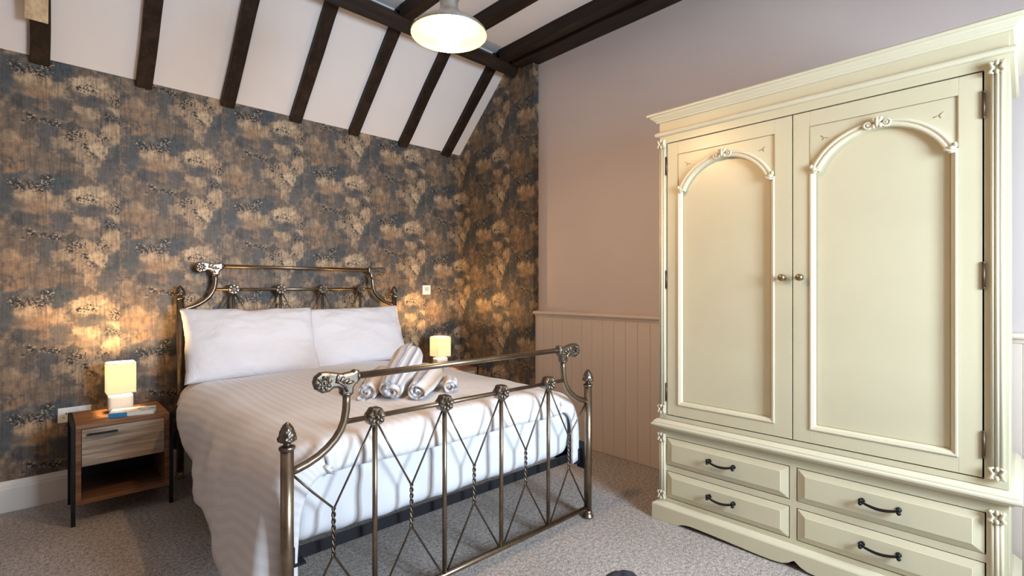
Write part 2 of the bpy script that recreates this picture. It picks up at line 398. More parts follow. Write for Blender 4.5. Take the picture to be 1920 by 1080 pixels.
# ------------------------------------------------------------------ mesh helpers
class MB:
    def __init__(self):
        self.v = []; self.f = []; self.s = []; self.uv = {}
    def add(self, vs, fs, smooth=False):
        o = len(self.v)
        self.v += [tuple(p) for p in vs]
        self.f += [tuple(i + o for i in f) for f in fs]
        self.s += [smooth] * len(fs)
        return o
    def box(self, x0, x1, y0, y1, z0, z1, mat=None):
        vs = [(x, y, z) for z in (z0, z1) for y in (y0, y1) for x in (x0, x1)]
        if mat is not None: vs = [tuple(mat @ Vector(p)) for p in vs]
        self.add(vs, [(0, 2, 3, 1), (4, 5, 7, 6), (0, 1, 5, 4), (2, 6, 7, 3), (0, 4, 6, 2), (1, 3, 7, 5)])
        return self
    def tube(self, path, r, n=12, caps=True, smooth=True):
        P = [Vector(p) for p in path]
        R = r if isinstance(r, (list, tuple)) else [r] * len(P)
        T = []
        for i in range(len(P)):
            a = P[max(i - 1, 0)]; b = P[min(i + 1, len(P) - 1)]
            T.append((b - a).normalized())
        u = T[0].orthogonal().normalized()
        vs = []
        for i, p in enumerate(P):
            u = (u - T[i] * u.dot(T[i])).normalized()
            w = T[i].cross(u)
            for k in range(n):
                a = 2 * PI * k / n
                vs.append(p + (u * math.cos(a) + w * math.sin(a)) * R[i])
        fs = []
        for i in range(len(P) - 1):
            for k in range(n):
                k2 = (k + 1) % n
                fs.append((i * n + k, i * n + k2, (i + 1) * n + k2, (i + 1) * n + k))
        self.add(vs, fs, smooth)
        if caps:
            o = len(self.v) - len(vs)
            self.f.append(tuple(o + k for k in reversed(range(n)))); self.s.append(False)
            self.f.append(tuple(o + (len(P) - 1) * n + k for k in range(n))); self.s.append(False)
        return self
    def lathe(self, prof, c=(0, 0, 0), n=24, mat=None, wob=None, smooth=True):
        vs = []
        for j, (r, z) in enumerate(prof):
            for k in range(n):
                a = 2 * PI * k / n
                rr = r * (wob(a, z) if wob else 1)
                p = Vector((rr * math.cos(a), rr * math.sin(a), z))
                if mat is not None: p = mat @ p
                vs.append(p + Vector(c))
        fs = [(j * n + k, j * n + (k + 1) % n, (j + 1) * n + (k + 1) % n, (j + 1) * n + k) for j in range(len(prof) - 1) for k in range(n)]
        o = self.add(vs, fs, smooth)
        if prof[0][0] > 1e-6:
            self.f.append(tuple(o + k for k in reversed(range(n)))); self.s.append(False)
        if prof[-1][0] > 1e-6:
            self.f.append(tuple(o + (len(prof) - 1) * n + k for k in range(n))); self.s.append(False)
        return self
    def prism(self, poly, fn, d0, d1):
        """poly of 2-D points; fn(a, b, d) -> point"""
        n = len(poly)
        vs = [fn(a, b, d0) for a, b in poly] + [fn(a, b, d1) for a, b in poly]
        fs = [tuple(range(n)), tuple(range(2 * n - 1, n - 1, -1))]
        fs += [(i, (i + 1) % n, n + (i + 1) % n, n + i) for i in range(n)]
        self.add(vs, fs)
        return self
    def ball(self, c, r, nu=10, nv=7, mat=None):
        rx, ry, rz = (r, r, r) if not isinstance(r, (tuple, list)) else r
        vs = []
        for j in range(nv + 1):
            t = PI * j / nv
            for k in range(nu):
                a = 2 * PI * k / nu
                p = Vector((rx * math.sin(t) * math.cos(a), ry * math.sin(t) * math.sin(a), rz * math.cos(t)))
                if mat is not None: p = mat @ p
                vs.append(p + Vector(c))
        fs = [(j * nu + k, (j + 1) * nu + k, (j + 1) * nu + (k + 1) % nu, j * nu + (k + 1) % nu) for j in range(nv) for k in range(nu)]
        self.add(vs, fs, True)
        return self
    def sweep(self, path, prof, closed_prof=True):
        """mitred moulding: plan path [(x,y)], profile [(out,z)], out = right-hand side of travel"""
        n = len(path); m = len(prof); vs = []
        for i in range(n):
            dirs = []
            if i > 0: dirs.append((Vector(path[i]) - Vector(path[i - 1])).normalized())
            if i < n - 1: dirs.append((Vector(path[i + 1]) - Vector(path[i])).normalized())
            ns = [Vector((d.y, -d.x)) for d in dirs]
            if len(ns) == 2:
                b = ns[0] + ns[1]; b = b * (2.0 / b.dot(b))
            else: b = ns[0]
            for o, z in prof:
                vs.append((path[i][0] + b.x * o, path[i][1] + b.y * o, z))
        fs = [(i * m + k, i * m + (k + 1) % m, (i + 1) * m + (k + 1) % m, (i + 1) * m + k) for i in range(n - 1) for k in range(m)]
        fs += [tuple(range(m)), tuple((n - 1) * m + k for k in reversed(range(m)))]
        self.add(vs, fs)
        return self
    def build(self, name, mat, parent=None, bevel=0.0, seg=2, loc=None, rot=None, recalc=True):
        me = bpy.data.meshes.new(name)
        me.from_pydata(self.v, [], self.f)
        me.polygons.foreach_set('use_smooth', self.s)
        if recalc:
            bm = bmesh.new(); bm.from_mesh(me)
            bmesh.ops.remove_doubles(bm, verts=bm.verts, dist=1e-6)
            bmesh.ops.recalc_face_normals(bm, faces=bm.faces)
            bm.to_mesh(me); bm.free()
        me.materials.append(mat)
        o = bpy.data.objects.new(name, me)
        col.objects.link(o)
        if parent is not None: o.parent = parent
        if loc is not None: o.location = loc
        if rot is not None: o.rotation_euler = rot
        if bevel > 0:
            b = o.modifiers.new('bevel', 'BEVEL'); b.width = bevel; b.segments = seg; b.limit_method = 'ANGLE'
            b.angle_limit = math.radians(40)
        return o

def tag(o, label=None, cat=None, group=None, kind=None):
    if label: o['label'] = label
    if cat: o['category'] = cat
    if group: o['group'] = group
    if kind: o['kind'] = kind
    return o
def empty(name, loc=(0, 0, 0), rz=0):
    o = bpy.data.objects.new(name, None)
    o.empty_display_size = 0.05
    o.location = loc; o.rotation_euler = (0, 0, rz)
    col.objects.link(o)
    return o
def struct(o, label=None):
    o['kind'] = 'structure'
    if label: o['label'] = label
    return o
def linked(src, parent, loc=None, rot=None, scale=None):
    o = src.copy(); col.objects.link(o); o.parent = parent
    if loc is not None: o.location = loc
    if rot is not None: o.rotation_euler = rot
    if scale is not None: o.scale = scale
    return o

def rbox(sx, sy, sz, r, n=(10, 10, 6), disp=None):
    """rounded box centred on 0 as a dense grid"""
    mb = MB(); hx, hy, hz = sx / 2, sy / 2, sz / 2
    def pt(p):
        q = Vector((max(-hx + r, min(hx - r, p[0])), max(-hy + r, min(hy - r, p[1])), max(-hz + r, min(hz - r, p[2]))))
        d = Vector(p) - q
        if d.length > 1e-9: q = q + d.normalized() * r
        return q + (disp(q) if disp else Vector((0, 0, 0)))
    def face(a, b, na, nb, fix, val):
        vs = []; fs = []
        H = (hx, hy, hz)
        for i in range(na + 1):
            for j in range(nb + 1):
                p = [0, 0, 0]; p[fix] = val
                p[a] = -H[a] + 2 * H[a] * i / na; p[b] = -H[b] + 2 * H[b] * j / nb
                vs.append(pt(p))
        for i in range(na):
            for j in range(nb):
                fs.append((i * (nb + 1) + j, (i + 1) * (nb + 1) + j, (i + 1) * (nb + 1) + j + 1, i * (nb + 1) + j + 1))
        mb.add(vs, fs, True)
    for sgn in (-1, 1):
        face(0, 1, n[0], n[1], 2, sgn * hz); face(0, 2, n[0], n[2], 1, sgn * hy); face(1, 2, n[1], n[2], 0, sgn * hx)
    return mb

# ------------------------------------------------------------------ room shell
YB, XP, XW, XWS, YPIER = 3.85, 2.982, 3.045, 3.005, 2.852
XL, YF, ZC = -1.9, WIN['y'], 3.21
SL = 0.94                                       # rise of the slope per metre
def zs(y, off=0.0): return 2.52 + (YB - y) * SL - off
YS = YB - (ZC - 2.52) / SL                       # where slope meets flat ceiling

struct(MB().box(XL - 0.1, 3.2, YF - 0.1, YB + 0.1, -0.1, 0).build('floor', M['carpet']), 'grey beige speckled cut pile carpet')
struct(MB().box(XL - 0.1, 3.2, YB, YB + 0.1, 0, 2.62).build('wall_back', M['wallpaper']), 'headboard wall in mottled copper and slate wallpaper')
mbp = MB()
mbp.prism([(YPIER, 0), (YB, 0), (YB, 2.56), (YS, 3.22), (YPIER, 3.22)], lambda a, b, d: (d, a, b), XP, 3.2)
struct(mbp.build('wall_pier', M['wallpaper']), 'short projecting wall in dark copper wallpaper beside the bed')
struct(MB().box(XW, 3.2, YF - 0.1, YPIER, 0, 3.22).build('wall_right', M['wall']), 'plain greige painted wall behind the wardrobe')
struct(MB().box(XL - 0.1, XL, YF - 0.1, YB, 0, 3.22).build('wall_left', M['wall']))
w = WIN
mbf = MB()
mbf.box(XL, w['x0'], YF - 0.12, YF, 0, 3.22).box(w['x1'], XW, YF - 0.12, YF, 0, 3.22)
mbf.box(w['x0'], w['x1'], YF - 0.12, YF, 0, w['z0']).box(w['x0'], w['x1'], YF - 0.12, YF, w['z1'], 3.22)
struct(mbf.build('wall_front', M['wall']))
win = struct(empty('window_1', ((w['x0'] + w['x1']) / 2, YF - 0.08, w['z0'])), 'white casement window behind the camera')
ww, wh = w['x1'] - w['x0'], w['z1'] - w['z0']
fr = MB(); t = 0.05
fr.box(-ww / 2, -ww / 2 + t, 0, 0.05, 0, wh).box(ww / 2 - t, ww / 2, 0, 0.05, 0, wh)
fr.box(-ww / 2 + t, ww / 2 - t, 0, 0.05, 0, t).box(-ww / 2 + t, ww / 2 - t, 0, 0.05, wh - t, wh)
fr.box(-t / 2, t / 2, 0, 0.05, t, wh - t)
fr.build('window_frame', M['skirting'], win)
for s in (-1, 1):
    a, b_ = sorted((s * t / 2, s * (ww / 2 - t)))
    MB().box(a, b_, 0.02, 0.026, t, wh - t).build('window_pane', M['glass'], win)
MB().box(-ww / 2, ww / 2, 0.05, 0.16, -0.03, 0.0).build('window_sill', M['skirting'], win)

struct(MB().box(XL, XW, YF, YS + 0.02, ZC, ZC + 0.1).build('ceiling', M['ceiling']), 'flat white plaster ceiling strip')
mbs = MB()
mbs.prism([(YB + 0.02, zs(YB + 0.02)), (YS, ZC), (YS, ZC + 0.12), (YB + 0.02, zs(YB + 0.02) + 0.14)], lambda a, b, d: (d, a, b), XL, XP)
struct(mbs.build('ceiling_slope', M['ceiling']), 'sloping white plaster ceiling between dark rafters')

# skirting on the headboard wall
skp = [(0, 0), (0.018, 0), (0.018, 0.125), (0.015, 0.135), (0.015, 0.142), (0.009, 0.152), (0.006, 0.165), (0, 0.168)]
struct(MB().sweep([(XL, YB), (XP, YB)], skp).build('baseboard_back', M['skirting'], bevel=0.002), 'cream moulded skirting board along the wallpapered wall')

# wainscot of tongue-and-groove boards with a capping rail
ws = struct(empty('trim_1', (XWS, 0, 0)), 'greige tongue and groove wainscot below the dado rail')
MB().box(0.0035, 0.042, YF + 0.01, YPIER, 0, 1.0).build('backing_board', M['wainscot'], ws)
bw = 0.098
k = 0; yb = YPIER
board_me = None
while yb - bw > YF:
    if board_me is None:
        board_me = MB().box(0, 0.0035, -bw + 0.0012, -0.0002, 0.002, 1.002).build('wainscot_board', M['wainscot'], ws, bevel=0.0013, seg=2, loc=(0, yb, 0))
    else:
        linked(board_me, ws, (0, yb, 0))
    yb -= bw
railp = [(0, 0.985), (0.006, 0.985), (0.012, 1.0), (0.026, 1.006), (0.03, 1.014), (0.028, 1.024), (0.018, 1.03), (-0.04, 1.03), (-0.04, 0.985)]
struct(MB().sweep([(XWS, YPIER), (XWS, YF)], railp).build('trim_2', M['wainscot'], bevel=0.002), 'greige moulded dado rail capping the wainscot')

# ------------------------------------------------------------------ ceiling timbers
RX = [0.004, 0.476, 0.944, 1.406, 1.873, 2.337, 2.808]
sl = Vector((0, -1, SL)).normalized(); pn = Vector((0, -SL, -1)).normalized()      # up the slope / out of the slope
ylow, ytop = YB - 0.0, YS + 0.02
ords = ['leftmost dark stained rafter, carrying the pale raw timber block', 'second dark stained rafter from the left on the sloping ceiling',
        'third dark stained rafter from the left on the sloping ceiling', 'fourth rafter from the left, crossing to the beam above the headboard centre',
        'third dark rafter counted from the papered corner, left of the pendant', 'second dark rafter from the papered corner, right below the pendant',
        'rightmost dark rafter, next to the papered corner']
def slope_bar(x0, x1, s0, s1, d0, d1, wob=0.0, seed=0):
    """bar lying on the slope: s along it from the wall head, d proud of it; slightly uneven"""
    mb = MB(); n = 9; vs = []; fs = []
    base = Vector((0, YB, 2.52))
    for i in range(n + 1):
        s = s0 + (s1 - s0) * i / n
        jx = wob * noise.noise(Vector((s * 3, seed, 0))); jd = wob * noise.noise(Vector((s * 3, seed, 5)))
        for (x, d) in ((x0 + jx, d0), (x1 + jx * 0.6, d0), (x1 + jx * 0.6, d1 + jd), (x0 + jx, d1 + jd)):
            vs.append(base + sl * s + pn * d + Vector((x, 0, 0)))
    for i in range(n):
        for k in range(4):
            fs.append((i * 4 + k, i * 4 + (k + 1) % 4, (i + 1) * 4 + (k + 1) % 4, (i + 1) * 4 + k))
    fs += [(0, 1, 2, 3), (n * 4 + 3, n * 4 + 2, n * 4 + 1, n * 4)]
    mb.add(vs, fs)
    return mb
slen = (YB - YS) / sl.y * -1
for i, x in enumerate(RX):
    o = slope_bar(x - 0.042, x + 0.042, -0.02, slen, -0.01, 0.045, 0.006, i * 3.7).build('rafter', M['beam_y'], bevel=0.004)
    tag(o, ords[i], 'beam', 'dark rafters on the sloping ceiling')
o = slope_bar(-0.055, 0.036, 0.255, 0.75, 0.046, 0.105, 0.002, 40).build('timber_block', M['pale_timber'], bevel=0.004)
tag(o, 'pale raw timber block fixed under the leftmost dark rafter', 'timber')

# purlin: a beam along the room, square to the slope
A0 = Vector((0, 3.078, 3.04)); A1 = Vector((0, 3.017, 3.117))
ud = (A1 - A0).normalized(); bk = Vector((0, 0.783, 0.622)); bk = (bk - ud * bk.dot(ud)).normalized()
pl = MB(); vs = []; n = 16
for i in range(n + 1):
    x = XL + (XP + 0.05 - XL) * i / n
    j = 0.006 * noise.noise(Vector((x * 1.7, 2, 0))); j2 = 0.006 * noise.noise(Vector((x * 1.7, 9, 0)))
    for p in (A0 + ud * j, A1 + ud * j2, A1 + ud * j2 + bk * 0.16, A0 + ud * j + bk * 0.16):
        vs.append((x, p.y, p.z))
fs = [(i * 4 + k, i * 4 + (k + 1) % 4, (i + 1) * 4 + (k + 1) % 4, (i + 1) * 4 + k) for i in range(n) for k in range(4)]
fs += [(0, 1, 2, 3), (n * 4 + 3, n * 4 + 2, n * 4 + 1, n * 4)]
pl.add(vs, fs)
tag(pl.build('purlin', M['beam_x'], bevel=0.008), 'long dark purlin running behind the pendant lamp to the papered wall', 'beam')
jl = ['dark ceiling joist left of the pendant neck', 'dark ceiling joist right of the pendant lamp', 'dark ceiling joist lying against the beam on the greige wall']
for i, x in enumerate(RX[4:]):
    mb = MB(); vs = []; n = 14
    for q in range(n + 1):
        y = 3.05 + (YF - 3.05) * q / n
        j = 0.008 * noise.noise(Vector((y * 1.5, i * 4, 0)))
        for (dx, z) in ((-0.042, ZC + 0.005), (0.042, ZC + 0.005), (0.042, 3.115), (-0.042, 3.115)):
            vs.append((x + dx + j, y, z + (j if z < 3.2 else 0)))
    fs = [(q * 4 + k, q * 4 + (k + 1) % 4, (q + 1) * 4 + (k + 1) % 4, (q + 1) * 4 + k) for q in range(n) for k in range(4)]
    fs += [(0, 1, 2, 3), (n * 4 + 3, n * 4 + 2, n * 4 + 1, n * 4)]
    mb.add(vs, fs)
    tag(mb.build('ceiling_joist', M['beam_y'], bevel=0.006), jl[i], 'beam', 'dark joists under the flat ceiling')
mb = MB(); vs = []; n = 16
for q in range(n + 1):
    y = 3.0 + (YF - 3.0) * q / n
    j = 0.008 * noise.noise(Vector((y * 1.5, 44, 0)))
    for (x, z) in ((2.875 + j, ZC + 0.005), (XW + 0.02, ZC + 0.005), (XW + 0.02, 3.107 + j * 0.5), (2.875 + j, 3.10 + j)):
        vs.append((x, y, z))
fs = [(q * 4 + k, q * 4 + (k + 1) % 4, (q + 1) * 4 + (k + 1) % 4, (q + 1) * 4 + k) for q in range(n) for k in range(4)]
fs += [(0, 1, 2, 3), (n * 4 + 3, n * 4 + 2, n * 4 + 1, n * 4)]
mb.add(vs, fs)
tag(mb.build('wall_beam', M['beam_y'], bevel=0.006), 'heavy almost black beam along the top of the greige wall', 'beam')

# ------------------------------------------------------------------ bed frame
BC = (1.345, 1.636); BR = math.radians(-1.4)
HB = 0.766; LY = 2.12; HDX = 0.026
bed = tag(empty('bed_frame', (BC[0], BC[1], 0), BR), 'antique brass and nickel metal bedstead with floral castings and twisted wires', 'bed')
PR = 0.0205
def pine(a, z): return 1 + 0.13 * abs(math.cos(4.5 * a + 150 * z) * math.cos(4.5 * a - 150 * z)) - 0.05
finial_prof = [(0.0205, 0), (0.024, 0.002), (0.026, 0.008), (0.024, 0.013), (0.014, 0.017), (0.011, 0.022), (0.013, 0.026),
               (0.024, 0.029), (0.0295, 0.033), (0.0295, 0.038), (0.0265, 0.045), (0.0235, 0.058), (0.0185, 0.072), (0.011, 0.084), (0.003, 0.091), (0.0, 0.092)]
fin_me = None; rose_me = None
def fine(prof, n=2):
    out = []
    for (a, b) in zip(prof[:-1], prof[1:]):
        for q in range(n): out.append((a[0] + (b[0] - a[0]) * q / n, a[1] + (b[1] - a[1]) * q / n))
    return out + [prof[-1]]
cast_poly = [(-0.525, 0.931), (-0.54, 0.931), (-0.55, 0.925), (-0.581, 0.922), (-0.61, 0.929), (-0.635, 0.934), (-0.66, 0.934), (-0.678, 0.922), (-0.684, 0.902),
             (-0.677, 0.879), (-0.655, 0.864), (-0.631, 0.866), (-0.618, 0.876), (-0.603, 0.876), (-0.590, 0.868), (-0.590, 0.845), (-0.545, 0.845), (-0.545, 0.868), (-0.537, 0.880), (-0.525, 0.886)]
def rosette(mb, c, R, petals=7, y=-1, depth=0.012):
    """flower relief facing -y (both sides when y=0)"""
    for sgn in ((-1, 1) if y == 0 else (y,)):
        cc = Vector(c) + Vector((0, sgn * depth, 0))
        for k in range(petals):
            a = 2 * PI * k / petals + 0.2
            m = Matrix.Rotation(-a, 3, 'Y')
            mb.ball(cc + Vector((math.cos(a) * R * 0.60, 0, math.sin(a) * R * 0.60)), (R * 0.40, R * 0.28, R * 0.235), 8, 6, m)
            mb.ball(cc + Vector((math.cos(a) * R * 0.72, sgn * R * 0.18, math.sin(a) * R * 0.72)), (R * 0.24, R * 0.16, R * 0.08), 6, 5, m)
        mb.ball(cc + Vector((0, sgn * R * 0.18, 0)), R * 0.22, 8, 6)

def end_frame(y0, dx, dz, zpost, zbot, low, head):
    """one bed end: posts, rails, spindles, castings, wires; low = z of the bottom rail"""
    global fin_me, rose_me
    ztop = zpost
    for s in (-1, 1):
        x = dx + s * HB
        p = MB().tube([(x, y0, 0.02), (x, y0, ztop)], PR, 20).build('post', M['bed'], bed)
        if fin_me is None:
            f = MB().lathe(fine(finial_prof, 3), n=54, wob=lambda a, z: pine(a, z) if z > 0.036 else 1.0).build('finial', M['casting'], p, loc=(x, y0, ztop))
            fin_me = f
        else:
            linked(fin_me, p, (x, y0, ztop))
        MB().lathe([(0.027, 0), (0.031, 0.003), (0.031, 0.009), (0.025, 0.016), (0.0215, 0.028), (0.021, 0.04)], (x, y0, 0), 20).build('foot_cap', M['bed'], p)
        # swept quarter bracket
        pts = [(-0.762, 0.622), (-0.735, 0.626), (-0.70, 0.637), (-0.665, 0.653), (-0.635, 0.673), (-0.607, 0.699), (-0.588, 0.726), (-0.575, 0.757), (-0.569, 0.79), (-0.567, 0.82), (-0.567, 0.852)]
        MB().tube([(dx - s * a, y0, z + dz) for a, z in pts], 0.0135, 14).build('curved_bracket', M['bed'], bed)
        # scrolled corner casting
        mb = MB()
        mb.prism([(dx - s * a, z + dz) for a, z in cast_poly], lambda a, b, d: (a, d, b), y0 - 0.017, y0 + 0.017)
        c = mb.build('corner_casting', M['casting'], bed, bevel=0.009, seg=3)
        rl = MB()
        rosette(rl, (dx - s * -0.650, y0, 0.899 + dz), 0.029, 8, -1, 0.014)
        rosette(rl, (dx - s * -0.650, y0, 0.899 + dz), 0.029, 8, 1, 0.014)
        rl.build('flower_relief', M['casting'], c)
        for sy in (-1, 1):
            lf = MB()
            for q in range(4):
                m = Matrix.Rotation(s * -1 * (0.2 + q * 0.42), 3, 'Y')
                px_ = -0.606 + 0.015 * q; pz_ = 0.909 - 0.006 * q
                lf.ball((dx - s * px_, y0 + sy * 0.017, pz_ + dz), (0.0068, 0.006, 0.016), 8, 6, m)
            lf.tube([(dx - s * a, y0 + sy * 0.018, z + dz) for a, z in ((-0.612, 0.900), (-0.595, 0.893), (-0.58, 0.880), (-0.572, 0.86))], 0.005, 8)
            lf.build('leaf_relief', M['casting'], c)
        MB().lathe([(0.0155, 0), (0.019, 0.003), (0.019, 0.010), (0.0155, 0.013)], (0, 0, 0), 16, Matrix.Translation((dx - s * -0.533, y0, 0.908 + dz)) @ Matrix.Rotation(PI / 2, 4, 'Y')).build('collar', M['casting'], c)
        MB().lathe([(0.016, 0), (0.019, 0.002), (0.019, 0.009), (0.016, 0.012)], (dx - s * -0.567, y0, 0.843 + dz), 16).build('collar', M['casting'], c)
    MB().tube([(dx - 0.53, y0, 0.908 + dz), (dx + 0.53, y0, 0.908 + dz)], 0.0125, 16).build('top_rail', M['bed'], bed)
    MB().tube([(dx - 0.577, y0, 0.752 + dz), (dx + 0.577, y0, 0.752 + dz)], 0.0095, 14).build('middle_rail', M['bed'], bed)
    MB().tube([(dx - HB, y0, low), (dx + HB, y0, low)], 0.0125, 14).build('bottom_rail', M['bed'], bed)
    sx = [dx - HB + 2 * HB / 5 * k for k in range(1, 5)]
    for x in sx:
        sp = MB().tube([(x, y0, low), (x, y0, 0.745 + dz)], 0.0095, 14).build('spindle', M['bed'], bed)
        if rose_me is None:
            mb = MB()
            mb.lathe([(0.030, -0.021), (0.034, -0.016), (0.034, 0.016), (0.030, 0.021)], (0, 0, 0), 42, Matrix.Rotation(PI / 2, 4, 'X'), wob=lambda a, z: 1 + 0.05 * math.cos(7 * a - 1.4))
            mb.lathe([(0.013, -0.034), (0.016, -0.03), (0.016, 0.03), (0.013, 0.034)], (0, 0, 0), 14, Matrix.Rotation(PI / 2, 4, 'Y'))
            mb.lathe([(0.0105, -0.038), (0.013, -0.034), (0.013, 0)], (0, 0, 0), 14)
            rosette(mb, (0, 0, 0), 0.0325, 7, 0, 0.020)
            rose_me = mb.build('rosette', M['casting'], sp, loc=(x, y0, 0.752 + dz))
        else:
            linked(rose_me, sp, (x, y0, 0.752 + dz))
    # wire lattice: two strands that meet, twist and part in each bay
    edge = [dx - HB] + sx + [dx + HB]
    for b in range(5):
        xa, xb = edge[b], edge[b + 1]; xm = (xa + xb) / 2
        if head and low > 0.4: z_hi, z_lo = 0.46 + dz, 0.31 + dz
        else: z_hi, z_lo = 0.46 + dz, 0.30 + dz
        for sgn, x0 in ((-1, xa), (1, xb)):
            top = (x0 - sgn * 0.012, y0, 0.722 + dz)
            if b == 0 and sgn == -1 or b == 4 and sgn == 1: top = (x0 - sgn * 0.016, y0, 0.612 + dz)
            bot = (x0 - sgn * 0.010, y0, low + 0.006)
            ph = PI if sgn < 0 else 0.0
            path = [top, ((top[0] + xm + sgn * 0.004) / 2, y0, (top[2] + z_hi) / 2), (xm + sgn * 0.004, y0, z_hi + 0.006)]
            n = 44; turns = 3.5
            for q in range(n + 1):
                a = ph + 2 * PI * turns * q / n
                path.append((xm + 0.0042 * math.cos(a), y0 + 0.0042 * math.sin(a), z_hi + (z_lo - z_hi) * q / n))
            # strand leaves on the side where it ended
            ex = 1 if math.cos(ph + 2 * PI * turns) > 0 else -1
            bx = (xb if ex > 0 else xa) - ex * 0.010
            path += [(xm + ex * 0.004, y0, z_lo - 0.006), (bx, y0, low + 0.006)]
            MB().tube(path, 0.0039, 8).build('twisted_wire', M['wire'], bed)
end_frame(0.0, 0.0, 0.0, 0.695, 0.0, 0.052, False)
end_frame(LY, HDX, 0.46, 1.145, 0.0, 0.50, True)
# steel base
for s in (-1, 1):
    mb = MB(); xs = s * 0.735
    mb.box(xs - 0.004, xs + 0.004, 0.03, LY - 0.02, 0.29, 0.355).box(min(xs, xs - s * 0.04), max(xs, xs - s * 0.04), 0.03, LY - 0.02, 0.29, 0.298)
    mb.build('side_rail', M['black_steel'], bed)
    mb = MB(); mb.box(s * 0.752 - 0.006, s * 0.752 + 0.006, 0.006, 0.06, 0.26, 0.40)
    mb.box(s * 0.74 - 0.012, s * 0.74 + 0.012, 0.04, 0.08, 0.28, 0.36)
    mb.build('corner_bracket', M['black_steel'], bed, bevel=0.002)
MB().box(-0.735, 0.735, 0.072, 0.080, 0.290, 0.332).box(-0.735, 0.735, 0.080, 0.118, 0.290, 0.298).build('cross_rail', M['black_steel'], bed)
for q in range(14):
    y = 0.2 + q * 0.135
    MB().box(-0.73, 0.73, y, y + 0.065, 0.3, 0.318).build('bed_slat', M['pale_timber'], bed)

# ------------------------------------------------------------------ bedding
def fbm(p, s, o=4):
    v = 0; a = 1
    p = Vector(p) * s
    for k in range(o):
        v += a * noise.noise(p); a *= 0.5; p = p * 2.07 + Vector((3.1, 1.7, 5.2))
    return v
def mdisp(q):
    k = 0.006 * fbm(q, 5) + 0.003 * math.sin(q.x * 26 + 5 * fbm(q, 2)) * (1 if q.y < -0.9 else 0.2)
    d = Vector((0, 0, 0))
    if q.y < -0.90: d.y += k * 1.6
    if abs(q.x) > 0.70: d.x += k * (1 if q.x > 0 else -1)
    return d
mt = rbox(1.46, 1.98, 0.275, 0.06, (60, 60, 14), mdisp).build('mattress', M['sheet'], None)
mt.location = Vector((BC[0], BC[1], 0)) + Matrix.Rotation(BR, 3, 'Z') @ Vector((0.005, 0.082 + 0.99, 0.3185 + 0.1375)); mt.rotation_euler = (0, 0, BR)
tag(mt, 'mattress in a white fitted sheet on the metal bedstead', 'mattress')

